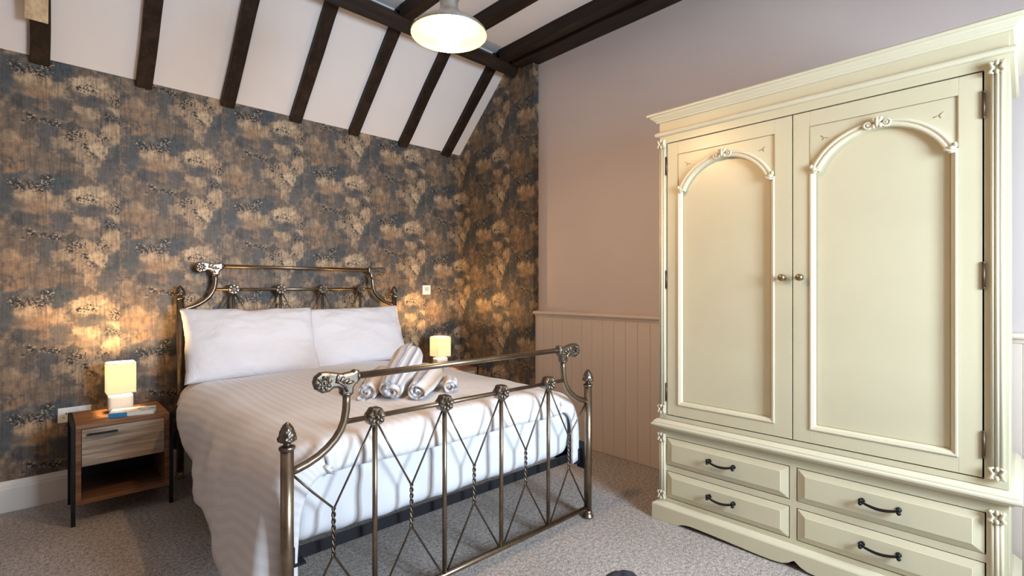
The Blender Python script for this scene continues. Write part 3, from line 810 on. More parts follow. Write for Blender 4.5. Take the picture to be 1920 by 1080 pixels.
def lerp_tab(tab, x):
    if x <= tab[0][0]: return tab[0][1]
    for (a, va), (b, vb) in zip(tab[:-1], tab[1:]):
        if x <= b:
            t_ = (x - a) / (b - a); t_ = t_ * t_ * (3 - 2 * t_)
            return va + (vb - va) * t_
    return tab[-1][1]
hemL = [(0.05, 0.03), (0.30, 0.07), (0.50, 0.165), (0.62, 0.225), (0.80, 0.285), (1.15, 0.37), (1.45, 0.44), (1.72, 0.52)]
outL = [(0.05, 0.11), (0.4, 0.125), (0.9, 0.115), (1.5, 0.09), (1.8, 0.05)]
hemR = [(0.05, 0.30), (0.25, 0.36), (1.0, 0.38), (1.7, 0.45)]
def duvet():
    NA, NT, NH = 62, 96, 30
    Y1, Y0 = 1.86, 0.135
    rows = []
    ts = [Y1 + (Y0 - Y1) * i / (NT - 1) for i in range(NT)]
    foot = 14
    vs = []; uvs = []
    total_cols = NH + NA + NH + 1
    for i in range(NT + foot):
        e = 0.0 if i < NT else (i - NT + 1) / foot
        ly = ts[i] if i < NT else Y0
        for c in range(total_cols):
            if c < NH: side, s, a = -1, 1 - c / NH, -0.62
            elif c <= NH + NA: side, s, a = 0, 0.0, -0.62 + 1.24 * (c - NH) / NA
            else: side, s, a = 1, (c - NH - NA) / NH, 0.62
            tz = 0.672 + 0.022 * (1 - (a / 0.62) ** 2) - 0.02 * max(0, (ly - 1.4) / 0.4)
            tz += 0.012 * fbm((a, ly, 0), 1.8, 2) + 0.003 * fbm((a, ly, 4), 6, 2)
            ea = e * PI / 2
            if side == 0:
                x = a; z = tz; y = ly
                lip = 0.565 + 0.012 * noise.noise(Vector((a * 5, 1, 1)))
                z = tz - (tz - lip) * (1 - math.cos(ea) ** 0.8 if e < 1 else 1)
                y = ly - 0.082 * math.sin(ea) ** 0.75 if e > 0 else ly
                y += 0.010 * fbm((a, z, 2), 6) * e
                arc = a
            else:
                if side < 0: hem, out = lerp_tab(hemL, ly), lerp_tab(outL, ly)
                else: hem, out = lerp_tab(hemR, ly), 0.055
                wx = 0.130 + out
                an = s * PI / 2
                p = 2 / 2.5
                fx = math.sin(an) ** p; fz = 1 - math.cos(an) ** p
                x = 0.62 + wx * fx
                z = tz - (tz - hem) * fz
                fold = 0.008 * math.sin(ly * 6 + z * 9 + 1.5 * fbm((ly, z, 0), 2)) + 0.003 * math.sin(ly * 21 + z * 14) + 0.016 * fbm((ly, z, 7), 4.0)
                x += fold * min(1, s * 1.4) * (1.0 if side < 0 else 0.4)
                z += 0.012 * noise.noise(Vector((ly * 6, 3, 0))) * s
                # foot end: fold in towards the mattress corner
                lip = 0.565
                y = ly
                if e > 0:
                    k = math.sin(ea) ** 0.75
                    y = ly - (0.082 + 0.02 * s) * k
                    x -= (0.05 + 0.10 * s) * (1 - math.cos(ea)) * (1 if side < 0 else 0.8)
                    z -= (tz - lip) * (1 - math.cos(ea)) * (1 - s) ** 1.2
                    z -= 0.03 * s * e
                x *= side
                arc = side * (0.62 + s * (tz - hem) * 1.1)
            vs.append((x, y, z)); uvs.append((arc, ly - e * 0.15))
    nr = NT + foot
    fs = [(i * total_cols + c, (i + 1) * total_cols + c, (i + 1) * total_cols + c + 1, i * total_cols + c + 1) for i in range(nr - 1) for c in range(total_cols - 1)]
    me = bpy.data.meshes.new('duvet'); me.from_pydata(vs, [], fs)
    me.polygons.foreach_set('use_smooth', [True] * len(fs))
    ul = me.uv_layers.new(name='UVMap')
    for lp in me.loops: ul.data[lp.index].uv = uvs[lp.vertex_index]
    me.materials.append(M['duvet'])
    o = bpy.data.objects.new('duvet', me); col.objects.link(o)
    so = o.modifiers.new('thick', 'SOLIDIFY'); so.thickness = 0.016; so.offset = -1
    o.location = (BC[0], BC[1], 0); o.rotation_euler = (0, 0, BR)
    return o
tag(duvet(), 'white satin stripe duvet draped over the bed and hanging to the left', 'duvet')

def pillow(name, W, Hh, T, seed, loc, tilt, rz, label, roll=0.0):
    n = 44; mb = MB(); vs = []; fs = []
    for side in (1, -1):
        o = len(vs)
        for i in range(n + 1):
            for j in range(n + 1):
                u = -1 + 2 * i / n; v = -1 + 2 * j / n
                th = (max(0, 1 - abs(u) ** 2.6) * max(0, 1 - abs(v) ** 2.4)) ** 0.48
                x = u * W / 2 * (1 - 0.045 * (1 - v * v) * abs(u) ** 3)
                z = v * Hh / 2 * (1 - 0.075 * (1 - u * u) * abs(v) ** 3)
                wr = 0.014 * fbm((u + seed, v, side), 1.6) + 0.006 * fbm((u * 2 + seed, v * 2, side), 2.5)
                ed = min(1, (1 - max(abs(u), abs(v))) * 6)
                y = -side * (T / 2 * th + wr * ed)
                dz = -0.012 * (1 - abs(u)) * fbm((u * 2, seed, 0), 1.5) * (1 if v > 0 else 0)
                vs.append((x + 0.008 * fbm((v * 2, seed, 3), 1), y, z + dz))
        for i in range(n):
            for j in range(n):
                a = o + i * (n + 1) + j
                fs.append((a, a + n + 1, a + n + 2, a + 1))
    mb.add(vs, fs, True)
    ob = mb.build(name, M['pillow'])
    ob.rotation_euler = (tilt, roll, rz); ob.location = loc
    tag(ob, label, 'pillow', 'pillows against the headboard')
    return ob
pillow('pillow', 0.80, 0.49, 0.20, 1.0, (1.015, 3.485, 0.868), math.radians(-26), math.radians(-1.5), 'white pillow on the left, standing nearest the glowing lamp with the book', math.radians(1.0))
pillow('pillow', 0.76, 0.47, 0.19, 6.3, (1.745, 3.515, 0.862), math.radians(-26), math.radians(-3), 'white pillow on the right, overlapping behind its neighbour near the thermostat', math.radians(-1.0))

# rolled towels
def towel_roll(R, L, turns, seed, front, back, label, phase, squash=0.9, t0=0.72):
    th = R / turns
    mb = MB(); n = int(turns * 26)
    inner = []; outer = []; arc = [0]
    for i in range(n + 1):
        t_ = i / n
        a = 2 * PI * turns * t_ + seed
        r = R * (0.06 + 0.94 * t_) * (1 + 0.03 * math.sin(3 * a + seed))
        inner.append((max(0.001, r - th * 0.80) * math.cos(a), max(0.001, r - th * 0.80) * math.sin(a) * squash))
        outer.append((r * math.cos(a), r * math.sin(a) * squash))
        if i: arc.append(arc[-1] + math.dist(outer[i], outer[i - 1]))
    slices = 9
    vs = []; fs = []; uv = []
    for k in range(slices + 1):
        f = k / slices
        pinch = (t0 + (1 - t0) * math.sin(min(1, f * 1.25) * PI / 2)) * (1 - 0.25 * max(0, f - 0.72) ** 2 / 0.0784)
        for i in range(n + 1):
            wob = 0.004 * noise.noise(Vector((i * 0.1, k * 0.7, seed)))
            stag = 0.012 * math.sin(i / n * 9 + seed) * (1 if k == 0 else (-1 if k == slices else 0))
            for pnt in (inner[i], outer[i]):
                vs.append((pnt[0] * pinch + wob, pnt[1] * pinch + wob, f * L + stag)); uv.append((arc[i], f))
    m = (n + 1) * 2
    for k in range(slices):
        for i in range(n):
            a = k * m + i * 2
            fs.append((a + 1, a + 3, a + m + 3, a + m + 1)); fs.append((a, a + m, a + m + 2, a + 2))
        e = k * m + n * 2
        fs.append((e, e + m, e + m + 1, e + 1))
    for k in (0, slices):
        for i in range(n):
            a = k * m + i * 2
            q = (a, a + 2, a + 3, a + 1)
            fs.append(q if k == 0 else q[::-1])
    me = bpy.data.meshes.new('rolled_towel'); me.from_pydata(vs, [], fs)
    me.polygons.foreach_set('use_smooth', [True] * len(fs))
    ul = me.uv_layers.new(name='UVMap')
    for lp in me.loops: ul.data[lp.index].uv = uv[lp.vertex_index]
    me.materials.append(towel_mat('striped_towelling', phase))
    o = bpy.data.objects.new('rolled_towel', me); col.objects.link(o)
    f0, b0 = Vector(front), Vector(back)
    zax = (b0 - f0).normalized(); xax = Vector((0, 0, 1)).cross(zax).normalized(); yax = zax.cross(xax)
    o.matrix_world = Matrix(((xax.x, yax.x, zax.x, f0.x), (xax.y, yax.y, zax.y, f0.y), (xax.z, yax.z, zax.z, f0.z), (0, 0, 0, 1)))
    tag(o, label, 'towel', 'rolled towels on the bed')
    return o
towel_roll(0.088, 0.385, 4.2, 0.4, (1.185, 2.05, 0.740), (1.440, 2.275, 0.868), 'largest striped rolled towel, tilted up in the middle of the pile', 0.15, 0.88)
towel_roll(0.064, 0.34, 3.6, 2.0, (1.115, 2.155, 0.728), (1.323, 2.40, 0.762), 'striped rolled towel at the left of the pile, half hidden by its neighbour', 0.45, 0.9, 0.85)
towel_roll(0.073, 0.36, 3.6, 4.1, (1.275, 1.965, 0.738), (1.510, 2.175, 0.766), 'striped rolled towel on the right of the pile', 0.75, 0.86)
towel_roll(0.046, 0.14, 3.0, 5.0, (1.475, 1.985, 0.728), (1.555, 2.10, 0.735), 'smallest pale rolled face towel at the right foot of the pile', 0.86, 0.95, 0.9)

# ------------------------------------------------------------------ bedside tables
def bedside(loc, label, handle_left):
    W_, D_, Ht = 0.435, 0.385, 0.515
    r = tag(empty('bedside_table', loc), label, 'bedside table', 'bedside tables')
    t = 0.022
    x0, x1 = 0.018, W_ - 0.018
    MB().box(x0, x1, 0, D_, Ht - t, Ht).build('table_top', M['ns_wood'], r, bevel=0.0015)
    for a, b in ((x0, x0 + t), (x1 - t, x1)):
        MB().box(a, b, 0, D_, 0.105, Ht - t).build('side_panel', M['ns_wood'], r, bevel=0.001)
    MB().box(x0 + t, x1 - t, 0, D_, 0.105, 0.105 + t).build('shelf', M['ns_wood'], r, bevel=0.001)
    MB().box(x0 + t, x1 - t, 0.02, D_, 0.292, 0.304).build('divider', M['ns_wood'], r)
    MB().box(x0 + t, x1 - t, D_ - 0.006, D_, 0.127, Ht - t).build('back_panel', M['black_steel'], r)
    d = MB().box(x0 + t + 0.002, x1 - t - 0.002, -0.002, 0.016, 0.300, Ht - t - 0.003).build('drawer', M['ns_drawer'], r, bevel=0.001)
    hx = x0 + t + 0.022
    h = MB().box(hx, hx + 0.125, -0.020, -0.012, 0.458, 0.468)
    for q in (hx + 0.012, hx + 0.105): h.box(q, q + 0.008, -0.013, -0.001, 0.459, 0.467)
    h.build('handle', M['black_steel'], d, bevel=0.001)
    for (a, b) in ((0, 0.018), (W_ - 0.018, W_)):
        for y in (0.0, D_ - 0.022):
            MB().box(a, b, y, y + 0.022, 0, Ht).build('leg', M['black_steel'], r, bevel=0.001)
        MB().box(a + 0.002, b - 0.002, 0.022, D_ - 0.022, Ht - 0.024, Ht).build('frame_bar', M['black_steel'], r)
    return r
NS1 = (0.117, 3.362, 0); NS2 = (2.40, 3.39, 0)
bedside(NS1, 'rustic oak bedside table with black legs, holding the book', True)
bedside(NS2, 'bedside table mostly hidden behind the far side of the bed', True)

def table_lamp(x, y, z, label):
    r = tag(empty('table_lamp', (x, y, z)), label, 'lamp', 'bedside lamps')
    rb = rbox(0.112, 0.075, 0.096, 0.008, (8, 8, 8)); rb.build('base', M['white_ceramic'], r, loc=(0, 0, 0.048))
    MB().tube([(0, 0, 0.094), (0, 0, 0.165)], 0.006, 10).build('stem', M['galv'], r)
    mb = MB(); a = 0.065; tt = 0.002; z0, z1 = 0.110, 0.278
    for (p, q) in (((-a, -a), (a, -a)), ((a, -a), (a, a)), ((a, a), (-a, a)), ((-a, a), (-a, -a))):
        vs = [(p[0], p[1], z0), (q[0], q[1], z0), (q[0], q[1], z1), (p[0], p[1], z1)]
        mb.add(vs, [(0, 1, 2, 3)])
    sh = mb.build('lamp_shade', M['shade'], r)
    so = sh.modifiers.new('t', 'SOLIDIFY'); so.thickness = 0.0015
    tr = MB()
    for zz in (z0, z1):
        for (p, q) in (((-a, -a), (a, -a)), ((a, -a), (a, a)), ((a, a), (-a, a)), ((-a, a), (-a, -a))):
            tr.tube([(*p, zz), (*q, zz)], 0.0022, 6)
    tr.build('shade_trim', M['white_ceramic'], sh)
    MB().ball((0, 0, 0.195), (0.02, 0.02, 0.028), 14, 10).build('bulb', M['bulb_small'], r)
    li = bpy.data.lights.new('bedside_bulb_light', 'POINT'); li.energy = LAMP_POWER; li.color = (1.0, 0.62, 0.28); li.shadow_soft_size = 0.03
    lo = bpy.data.objects.new('bedside_bulb_light', li); lo.parent = r; lo.location = (0, 0, 0.245); col.objects.link(lo)
    return r
M['bulb_small'] = emit_mat('warm_bulb_glass', (1.0, 0.66, 0.33), 12.0)
table_lamp(0.338, 3.60, 0.515, 'lit square cream lamp on white block base, beside the book')
table_lamp(2.535, 3.55, 0.515, 'lit square cream lamp on the far bedside table below the thermostat')

# book
bk_ = tag(empty('book', (0.272, 3.440, 0.515), math.radians(-14)), 'paperback with blue spine and pale printed cover on the bedside table', 'book')
MB().box(0.004, 0.197, 0.002, 0.115, 0.002, 0.022).build('pages', M['paper'], bk_)
mb = MB().box(0, 0.20, 0, 0.117, 0.022, 0.0235).box(0, 0.20, 0, 0.117, 0, 0.0015)
mb.build('cover', M['cover'], bk_)
MB().box(-0.001, 0.080, -0.0015, 0.0005, 0, 0.0235).box(-0.0015, 0.0005, 0.0005, 0.117, 0, 0.0235).build('spine', M['spine'], bk_)

# wall plates
so_ = tag(empty('wall_socket', (0.151, YB, 0.485)), 'white double power socket on the wall behind the bedside table', 'socket')
MB().box(-0.074, 0.074, -0.010, 0, -0.043, 0.043).build('face_plate', M['white_plastic'], so_, bevel=0.004)
for cx in (-0.037, 0.037):
    mb = MB().box(cx - 0.003, cx + 0.003, -0.0108, -0.0095, 0.004, 0.013)
    mb.box(cx - 0.014, cx - 0.007, -0.0108, -0.0095, -0.016, -0.011).box(cx + 0.007, cx + 0.014, -0.0108, -0.0095, -0.016, -0.011)
    mb.build('pin_holes', M['gap'], so_)
    MB().box(cx + (0.010 if cx < 0 else -0.026), cx + (0.026 if cx < 0 else -0.010), -0.0135, -0.0095, 0.016, 0.032).build('rocker_switch', M['white_plastic'], so_, bevel=0.001)
th_ = tag(empty('thermostat', (2.586, YB, 1.203)), 'small white square thermostat on the wallpaper right of the headboard', 'thermostat')
MB().box(-0.043, 0.043, -0.016, 0, -0.043, 0.043).build('case', M['white_plastic'], th_, bevel=0.004)
MB().box(-0.022, 0.022, -0.0168, -0.0155, -0.014, 0.024).build('display', M['grey_print'], th_)
for q in range(2): MB().box(-0.014 + q * 0.018, -0.004 + q * 0.018, -0.0172, -0.0155, -0.030, -0.024).build('button', M['grey_print'], th_)

# ------------------------------------------------------------------ wardrobe (local x across the front, y into the wall)
wd = tag(empty('wardrobe', (2.385, 1.345, 0), -PI / 2), 'tall cream painted double wardrobe with arched doors over four drawers', 'wardrobe')
UL, UR, DP = -0.006, 1.304, 0.585
C_, CL = M['cream'], M['cream_light']
# carcass
mb = MB()
mb.box(UL, UL + 0.02, 0.0221, DP, 0.53, 2.09).box(UR - 0.02, UR, 0.0221, DP, 0.53, 2.09).box(UL + 0.02, UR - 0.02, DP - 0.012, DP, 0.53, 2.09).box(UL, UR, 0.0221, DP, 2.09, 2.11).box(UL, UR, 0.0221, DP, 0.50, 0.53)
mb.build('upper_carcass', C_, wd)
mb = MB()
mb.box(UL, 0.033, 0.0, 0.022, 0.53, 2.10).box(1.243, UR, 0.0, 0.022, 0.53, 2.10).box(0.033, 1.243, 0.0, 0.022, 1.982, 2.10).box(0.033, 1.243, 0.0, 0.022, 0.53, 0.552)
mb.build('face_frame', C_, wd)
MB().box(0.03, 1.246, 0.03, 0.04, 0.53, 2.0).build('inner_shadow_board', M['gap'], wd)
mb = MB()
mb.box(UL, UL + 0.02, 0.0221, DP, 0.08, 0.4999).box(UR - 0.02, UR, 0.0221, DP, 0.08, 0.4999).box(UL + 0.02, UR - 0.02, DP - 0.012, DP, 0.08, 0.4999)
mb.build('lower_carcass', C_, wd)
mb = MB()
mb.box(UL, 0.032, 0.0, 0.022, 0.08, 0.50).box(1.248, UR, 0.0, 0.022, 0.08, 0.50).box(0.624, 0.650, 0.0, 0.022, 0.08, 0.50)
for a, b in ((0.032, 0.624), (0.650, 1.248)):
    mb.box(a, b, 0.0, 0.022, 0.437, 0.50).box(a, b, 0.0, 0.022, 0.261, 0.289).box(a, b, 0.0, 0.022, 0.08, 0.118)
mb.build('drawer_frame', C_, wd)
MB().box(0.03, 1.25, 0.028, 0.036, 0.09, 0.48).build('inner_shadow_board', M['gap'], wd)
path = [(UL, DP), (UL, 0), (UR, 0), (UR, DP)]
cp = [(-0.01, 2.085), (0.012, 2.085), (0.014, 2.094), (0.020, 2.098), (0.022, 2.104), (0.030, 2.112), (0.036, 2.118), (0.038, 2.125), (0.050, 2.128), (0.052, 2.140), (0.046, 2.148), (-0.01, 2.148)]
cp = [(o, 2.085 + (z - 2.085) * 0.75 + 0.008) for o, z in cp]
MB().sweep(path, cp).build('cornice', CL, wd, bevel=0.0015)
bp = [(-0.005, 2.020), (0.012, 2.020), (0.018, 2.024), (0.020, 2.031), (0.018, 2.038), (0.012, 2.042), (-0.005, 2.042)]
MB().sweep(path, bp).build('bead_moulding', CL, wd, bevel=0.0015)
wp = [(-0.01, 0.478), (0.010, 0.478), (0.016, 0.486), (0.028, 0.490), (0.034, 0.496), (0.034, 0.504), (0.026, 0.508), (0.026, 0.514), (0.018, 0.522), (0.010, 0.528), (-0.01, 0.528)]
MB().sweep(path, wp).build('waist_moulding', CL, wd, bevel=0.0015)
# plinth with scalloped apron
PO = 0.030
ap = [(-0.036, 0.0), (0.10, 0.0)]
half = [(0.115, 0.006), (0.13, 0.014), (0.15, 0.020), (0.18, 0.0225), (0.22, 0.022), (0.30, 0.019), (0.40, 0.014), (0.50, 0.009), (0.56, 0.008), (0.60, 0.012), (0.625, 0.022), (0.64, 0.034), (0.649, 0.04)]
ap += half + [(1.298 - a, z) for a, z in reversed(half[:-1])] + [(1.198, 0.0), (1.334, 0.0), (1.334, 0.078), (-0.036, 0.078)]
MB().prism(ap, lambda a, b, d: (a, d, b), -PO, -PO + 0.022).build('apron', C_, wd, bevel=0.0015)
mb = MB()
mb.box(-0.036, -0.014, -PO + 0.022, DP, 0, 0.078).box(1.312, 1.334, -PO + 0.022, DP, 0, 0.078)
mb.build('plinth_side', C_, wd)
MB().sweep([(-0.036 + PO, DP), (-0.006, 0), (1.304, 0), (1.304, DP)], [(-0.01, 0.076), (PO, 0.076), (PO - 0.003, 0.082), (0.018, 0.087), (0.010, 0.094), (0.004, 0.097), (-0.01, 0.097)]).build('plinth_moulding', CL, wd, bevel=0.001)

def frontal(a, b, d): return (a, d, b)
def arch_pts(x0, x1, zsp, zcr, n=28):
    """segment of a circle from spring to spring"""
    cx, rx, rz = (x0 + x1) / 2, (x1 - x0) / 2, zcr - zsp
    R_ = (rx * rx + rz * rz) / (2 * rz); a0 = math.asin(rx / R_)
    return [(cx + R_ * math.sin(-a0 + 2 * a0 * i / n), zcr - R_ + R_ * math.cos(-a0 + 2 * a0 * i / n)) for i in range(n + 1)]
def sweep_front(path, prof, closed=False):
    """moulding swept along a path in the front plane: path [(x,z)], prof [(side, out)]"""
    n = len(path); m = len(prof); vs = []
    for i in range(n):
        ds = []
        if closed or i > 0: ds.append((Vector(path[i]) - Vector(path[i - 1])).normalized())
        if closed or i < n - 1: ds.append((Vector(path[(i + 1) % n]) - Vector(path[i])).normalized())
        ns = [Vector((-d.y, d.x)) for d in ds]
        b = ns[0]
        if len(ns) == 2:
            b = ns[0] + ns[1]; b = b * (2.0 / b.dot(b))
        for sd, ot in prof:
            vs.append((path[i][0] + b.x * sd, -ot, path[i][1] + b.y * sd))
    rng = n if closed else n - 1
    fs = [(i * m + k, i * m + (k + 1) % m, ((i + 1) % n) * m + (k + 1) % m, ((i + 1) % n) * m + k) for i in range(rng) for k in range(m)]
    if not closed: fs += [tuple(range(m)), tuple((n - 1) * m + k for k in reversed(range(m)))]
    mb = MB(); mb.add(vs, fs); return mb

def scroll_crest(mb, cx, cz, y, k=1.0):
    """small carved crest: two volutes, centre leaf"""
    for s in (-1, 1):
        pts = []
        for q in range(26):
            a = q / 25 * 2 * PI * 1.35
            r = 0.017 * k * (1 - 0.72 * q / 25)
            pts.append((cx + s * (0.030 * k + r * math.cos(a + PI)), y, cz - 0.003 * k + r * math.sin(a + PI)))
        mb.tube(pts, [0.0052 * k * (1 - 0.4 * q / 25) for q in range(26)], 8)
        mb.ball((cx + s * 0.031 * k, y, cz - 0.003 * k), (0.006 * k, 0.006 * k, 0.006 * k), 8, 6)
        mb.ball((cx + s * 0.010 * k, y, cz + 0.012 * k), (0.008 * k, 0.008 * k, 0.013 * k), 8, 6, Matrix.Rotation(s * 0.5, 3, 'Y'))
        mb.ball((cx + s * 0.010 * k, y, cz - 0.010 * k), (0.008 * k, 0.008 * k, 0.011 * k), 8, 6, Matrix.Rotation(-s * 0.5, 3, 'Y'))
    mb.ball((cx, y - 0.003, cz + 0.004 * k), (0.006 * k, 0.009 * k, 0.022 * k), 8, 6)
def corner_block(mb, cx, cz, y, s):
    mb.ball((cx, y, cz), (0.013, 0.010, 0.010), 8, 6)
    mb.ball((cx + s * 0.010, y, cz + 0.010), (0.007, 0.008, 0.012), 8, 6)
    mb.ball((cx - s * 0.010, y, cz - 0.005), (0.016, 0.007, 0.006), 8, 6, Matrix.Rotation(s * 0.4, 3, 'Y'))
    mb.ball((cx, y, cz - 0.013), (0.012, 0.008, 0.005), 8, 6)

def wardrobe_door(u0, u1, pu0, pu1, knob_u, hinge_u, label):
    Z0, Z1, P0, P1 = 0.5565, 1.9765, 0.612, 1.912
    d = MB().box(pu0 - 0.004, pu1 + 0.004, 0.015, 0.020, P0 - 0.004, P1 + 0.004).build('door', C_, wd)      # the field panel
    d['label'] = label
    TK = -0.001; BKD = 0.021
    for a, b in ((u0, pu0), (pu1, u1)):
        MB().box(a, b, TK, BKD, Z0, Z1).build('stile', C_, d, bevel=0.001)
    for a, b in ((Z0, P0), (P1, Z1)):
        MB().box(pu0, pu1, TK, BKD, a, b).build('rail', C_, d, bevel=0.001)
    zsp, zcr = 1.722, 1.866
    ar = arch_pts(pu0 + 0.020, pu1 - 0.020, zsp, zcr)
    # spandrel plate above the arch
    ply = [(pu0 + 0.0015, zsp - 0.01), (pu0 + 0.0015, P1 - 0.0015), (pu1 - 0.0015, P1 - 0.0015), (pu1 - 0.0015, zsp - 0.01), (pu1 - 0.020, zsp - 0.01)] + list(reversed(ar)) + [(pu0 + 0.020, zsp - 0.01)]
    mb = MB(); vs = []
    half_ = [(pu0 + 0.0015, zsp - 0.01)] + [(pu0 + 0.0015 + (pu1 - pu0 - 0.003) * i / 28, P1 - 0.0015) for i in range(29)] + [(pu1 - 0.0015, zsp - 0.01)]
    low = [(pu0 + 0.020, zsp - 0.01)] + ar + [(pu1 - 0.020, zsp - 0.01)]
    nq = len(low)
    for (A, yy) in ((half_, 0.003), (low, 0.003), (half_, 0.016), (low, 0.016)):
        vs += [(a, yy, b) for a, b in A]
    fs = []
    for i in range(nq - 1):
        fs.append((i, i + 1, nq + i + 1, nq + i)); fs.append((2 * nq + i, 3 * nq + i, 3 * nq + i + 1, 2 * nq + i + 1))
        fs.append((nq + i, nq + i + 1, 3 * nq + i + 1, 3 * nq + i)); fs.append((i, 2 * nq + i, 2 * nq + i + 1, i + 1))
    mb.add(vs, fs)
    mb.build('spandrel_panel', C_, d)
    # arch moulding, double ridged
    prof = [(-0.016, -0.0155), (-0.016, 0.004), (-0.012, 0.009), (-0.006, 0.010), (-0.002, 0.006), (0.002, 0.006), (0.006, 0.010), (0.011, 0.010), (0.015, 0.005), (0.016, -0.003)]
    sweep_front(ar, prof).build('arch_moulding', CL, d)
    # frame moulding: sides and bottom
    prof2 = [(-0.016, -0.012), (-0.016, 0.002), (-0.011, 0.007), (-0.005, 0.008), (0.000, 0.003), (0.005, -0.004), (0.012, -0.008), (0.013, -0.012)]
    pth = [(pu0 + 0.010, zsp), (pu0 + 0.010, P0 + 0.010), (pu1 - 0.010, P0 + 0.010), (pu1 - 0.010, zsp)]
    prof2 = [(-0.010, -0.0155), (-0.010, 0.004), (-0.007, 0.0065), (-0.002, 0.0065), (0.001, 0.003), (0.0035, 0.003), (0.0065, 0.001), (0.0085, -0.004), (0.0105, -0.012), (0.0125, -0.0155)]
    sweep_front(pth, prof2).build('frame_moulding', CL, d)
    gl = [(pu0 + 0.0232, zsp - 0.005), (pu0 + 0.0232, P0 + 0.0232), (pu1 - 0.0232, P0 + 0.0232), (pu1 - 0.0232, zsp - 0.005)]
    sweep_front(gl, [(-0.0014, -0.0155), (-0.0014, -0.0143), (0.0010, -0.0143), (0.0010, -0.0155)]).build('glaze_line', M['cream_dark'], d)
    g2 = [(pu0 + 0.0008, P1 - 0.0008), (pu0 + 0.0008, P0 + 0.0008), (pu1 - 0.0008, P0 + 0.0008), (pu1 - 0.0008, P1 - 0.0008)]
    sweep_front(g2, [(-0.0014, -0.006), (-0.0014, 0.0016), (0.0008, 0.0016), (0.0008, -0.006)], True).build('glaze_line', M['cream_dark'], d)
    mb = MB()
    scroll_crest(mb, (pu0 + pu1) / 2, zcr + 0.002, -0.012, 1.0)
    mb.build('carved_crest', CL, d)
    for s, x in ((-1, pu0 + 0.018), (1, pu1 - 0.018)):
        mb = MB(); corner_block(mb, x, zsp + 0.002, -0.009, s)
        mb.build('carved_corner', CL, d)
        # little incised arrow motif in the spandrel
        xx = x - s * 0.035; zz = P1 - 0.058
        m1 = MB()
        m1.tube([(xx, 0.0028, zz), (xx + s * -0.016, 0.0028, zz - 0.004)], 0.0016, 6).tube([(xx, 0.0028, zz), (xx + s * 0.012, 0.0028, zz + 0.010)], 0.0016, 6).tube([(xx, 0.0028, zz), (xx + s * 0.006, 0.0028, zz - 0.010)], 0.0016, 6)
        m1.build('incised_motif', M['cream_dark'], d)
    kn = MB().lathe([(0.013, 0), (0.013, 0.003), (0.006, 0.006), (0.006, 0.013), (0.012, 0.018), (0.0155, 0.025), (0.013, 0.032), (0.006, 0.036), (0, 0.0365)], (0, 0, 0), 20, Matrix.Rotation(PI / 2, 4, 'X'))
    kn.build('knob', M['aged_brass'], d, loc=(knob_u, -0.001, 1.266))
    for zz in (1.861, 1.264, 0.673):
        hg = MB().tube([(hinge_u, -0.004, zz - 0.042), (hinge_u, -0.004, zz + 0.042)], 0.0048, 10)
        for e in (-1, 1): hg.ball((hinge_u, -0.004, zz + e * 0.044), 0.0052, 8, 6)
        hg.build('hinge', M['hinge'], d)
    return d
wardrobe_door(0.0385, 0.6328, 0.097, 0.563, 0.598, 0.034, 'narrow looking left door with arched panel and knob on its right')
wardrobe_door(0.6372, 1.2380, 0.702, 1.176, 0.668, 1.2415, 'right door with arched panel and knob on its left')
# fluted half columns with carved ends
def carved_cap(mb, cx, cz, up):
    for s in (-1, 1):
        pts = [(cx + s * (0.006 + 0.016 * math.sin(q / 10 * PI * 0.9)), -0.018, cz + up * (-0.018 + 0.036 * q / 10)) for q in range(11)]
        mb.tube([(cx + s * 0.006, -0.018, cz + 0.018 * up), (cx + s * 0.016, -0.019, cz + 0.014 * up), (cx + s * 0.011, -0.017, cz), (cx + s * 0.018, -0.019, cz - 0.014 * up), (cx + s * 0.008, -0.018, cz - 0.020 * up)], [0.005, 0.006, 0.0055, 0.006, 0.004], 8)
        mb.ball((cx + s * 0.017, -0.018, cz + 0.016 * up), 0.0065, 8, 6)
        mb.ball((cx + s * 0.018, -0.018, cz - 0.013 * up), 0.0065, 8, 6)
    mb.ball((cx, -0.02, cz + 0.016 * up), (0.006, 0.007, 0.010), 8, 6)
    mb.ball((cx, -0.02, cz - 0.016 * up), (0.006, 0.007, 0.009), 8, 6)
    mb.box(cx - 0.016, cx + 0.016, -0.014, 0.001, cz - 0.020, cz + 0.020)
for cx in (0.0125, 1.2755):
    for (z0, z1) in ((0.565, 1.995), (0.115, 0.452)):
        mb = MB()
        mb.box(cx - 0.0165, cx + 0.0165, -0.006, 0.001, z0, z1)
        for q in (-1, 0, 1):
            mb.tube([(cx + q * 0.0108, -0.007 - (0.003 if q == 0 else 0), z0 + 0.01), (cx + q * 0.0108, -0.007 - (0.003 if q == 0 else 0), z1 - 0.01)], 0.0058, 12)
        c = mb.build('half_column', CL, wd)
        for zz, up in ((z1 - 0.018, 1), (z0 + 0.018, -1)):
            mb = MB(); carved_cap(mb, cx, zz, up)
            mb.build('carved_capital', CL, c)
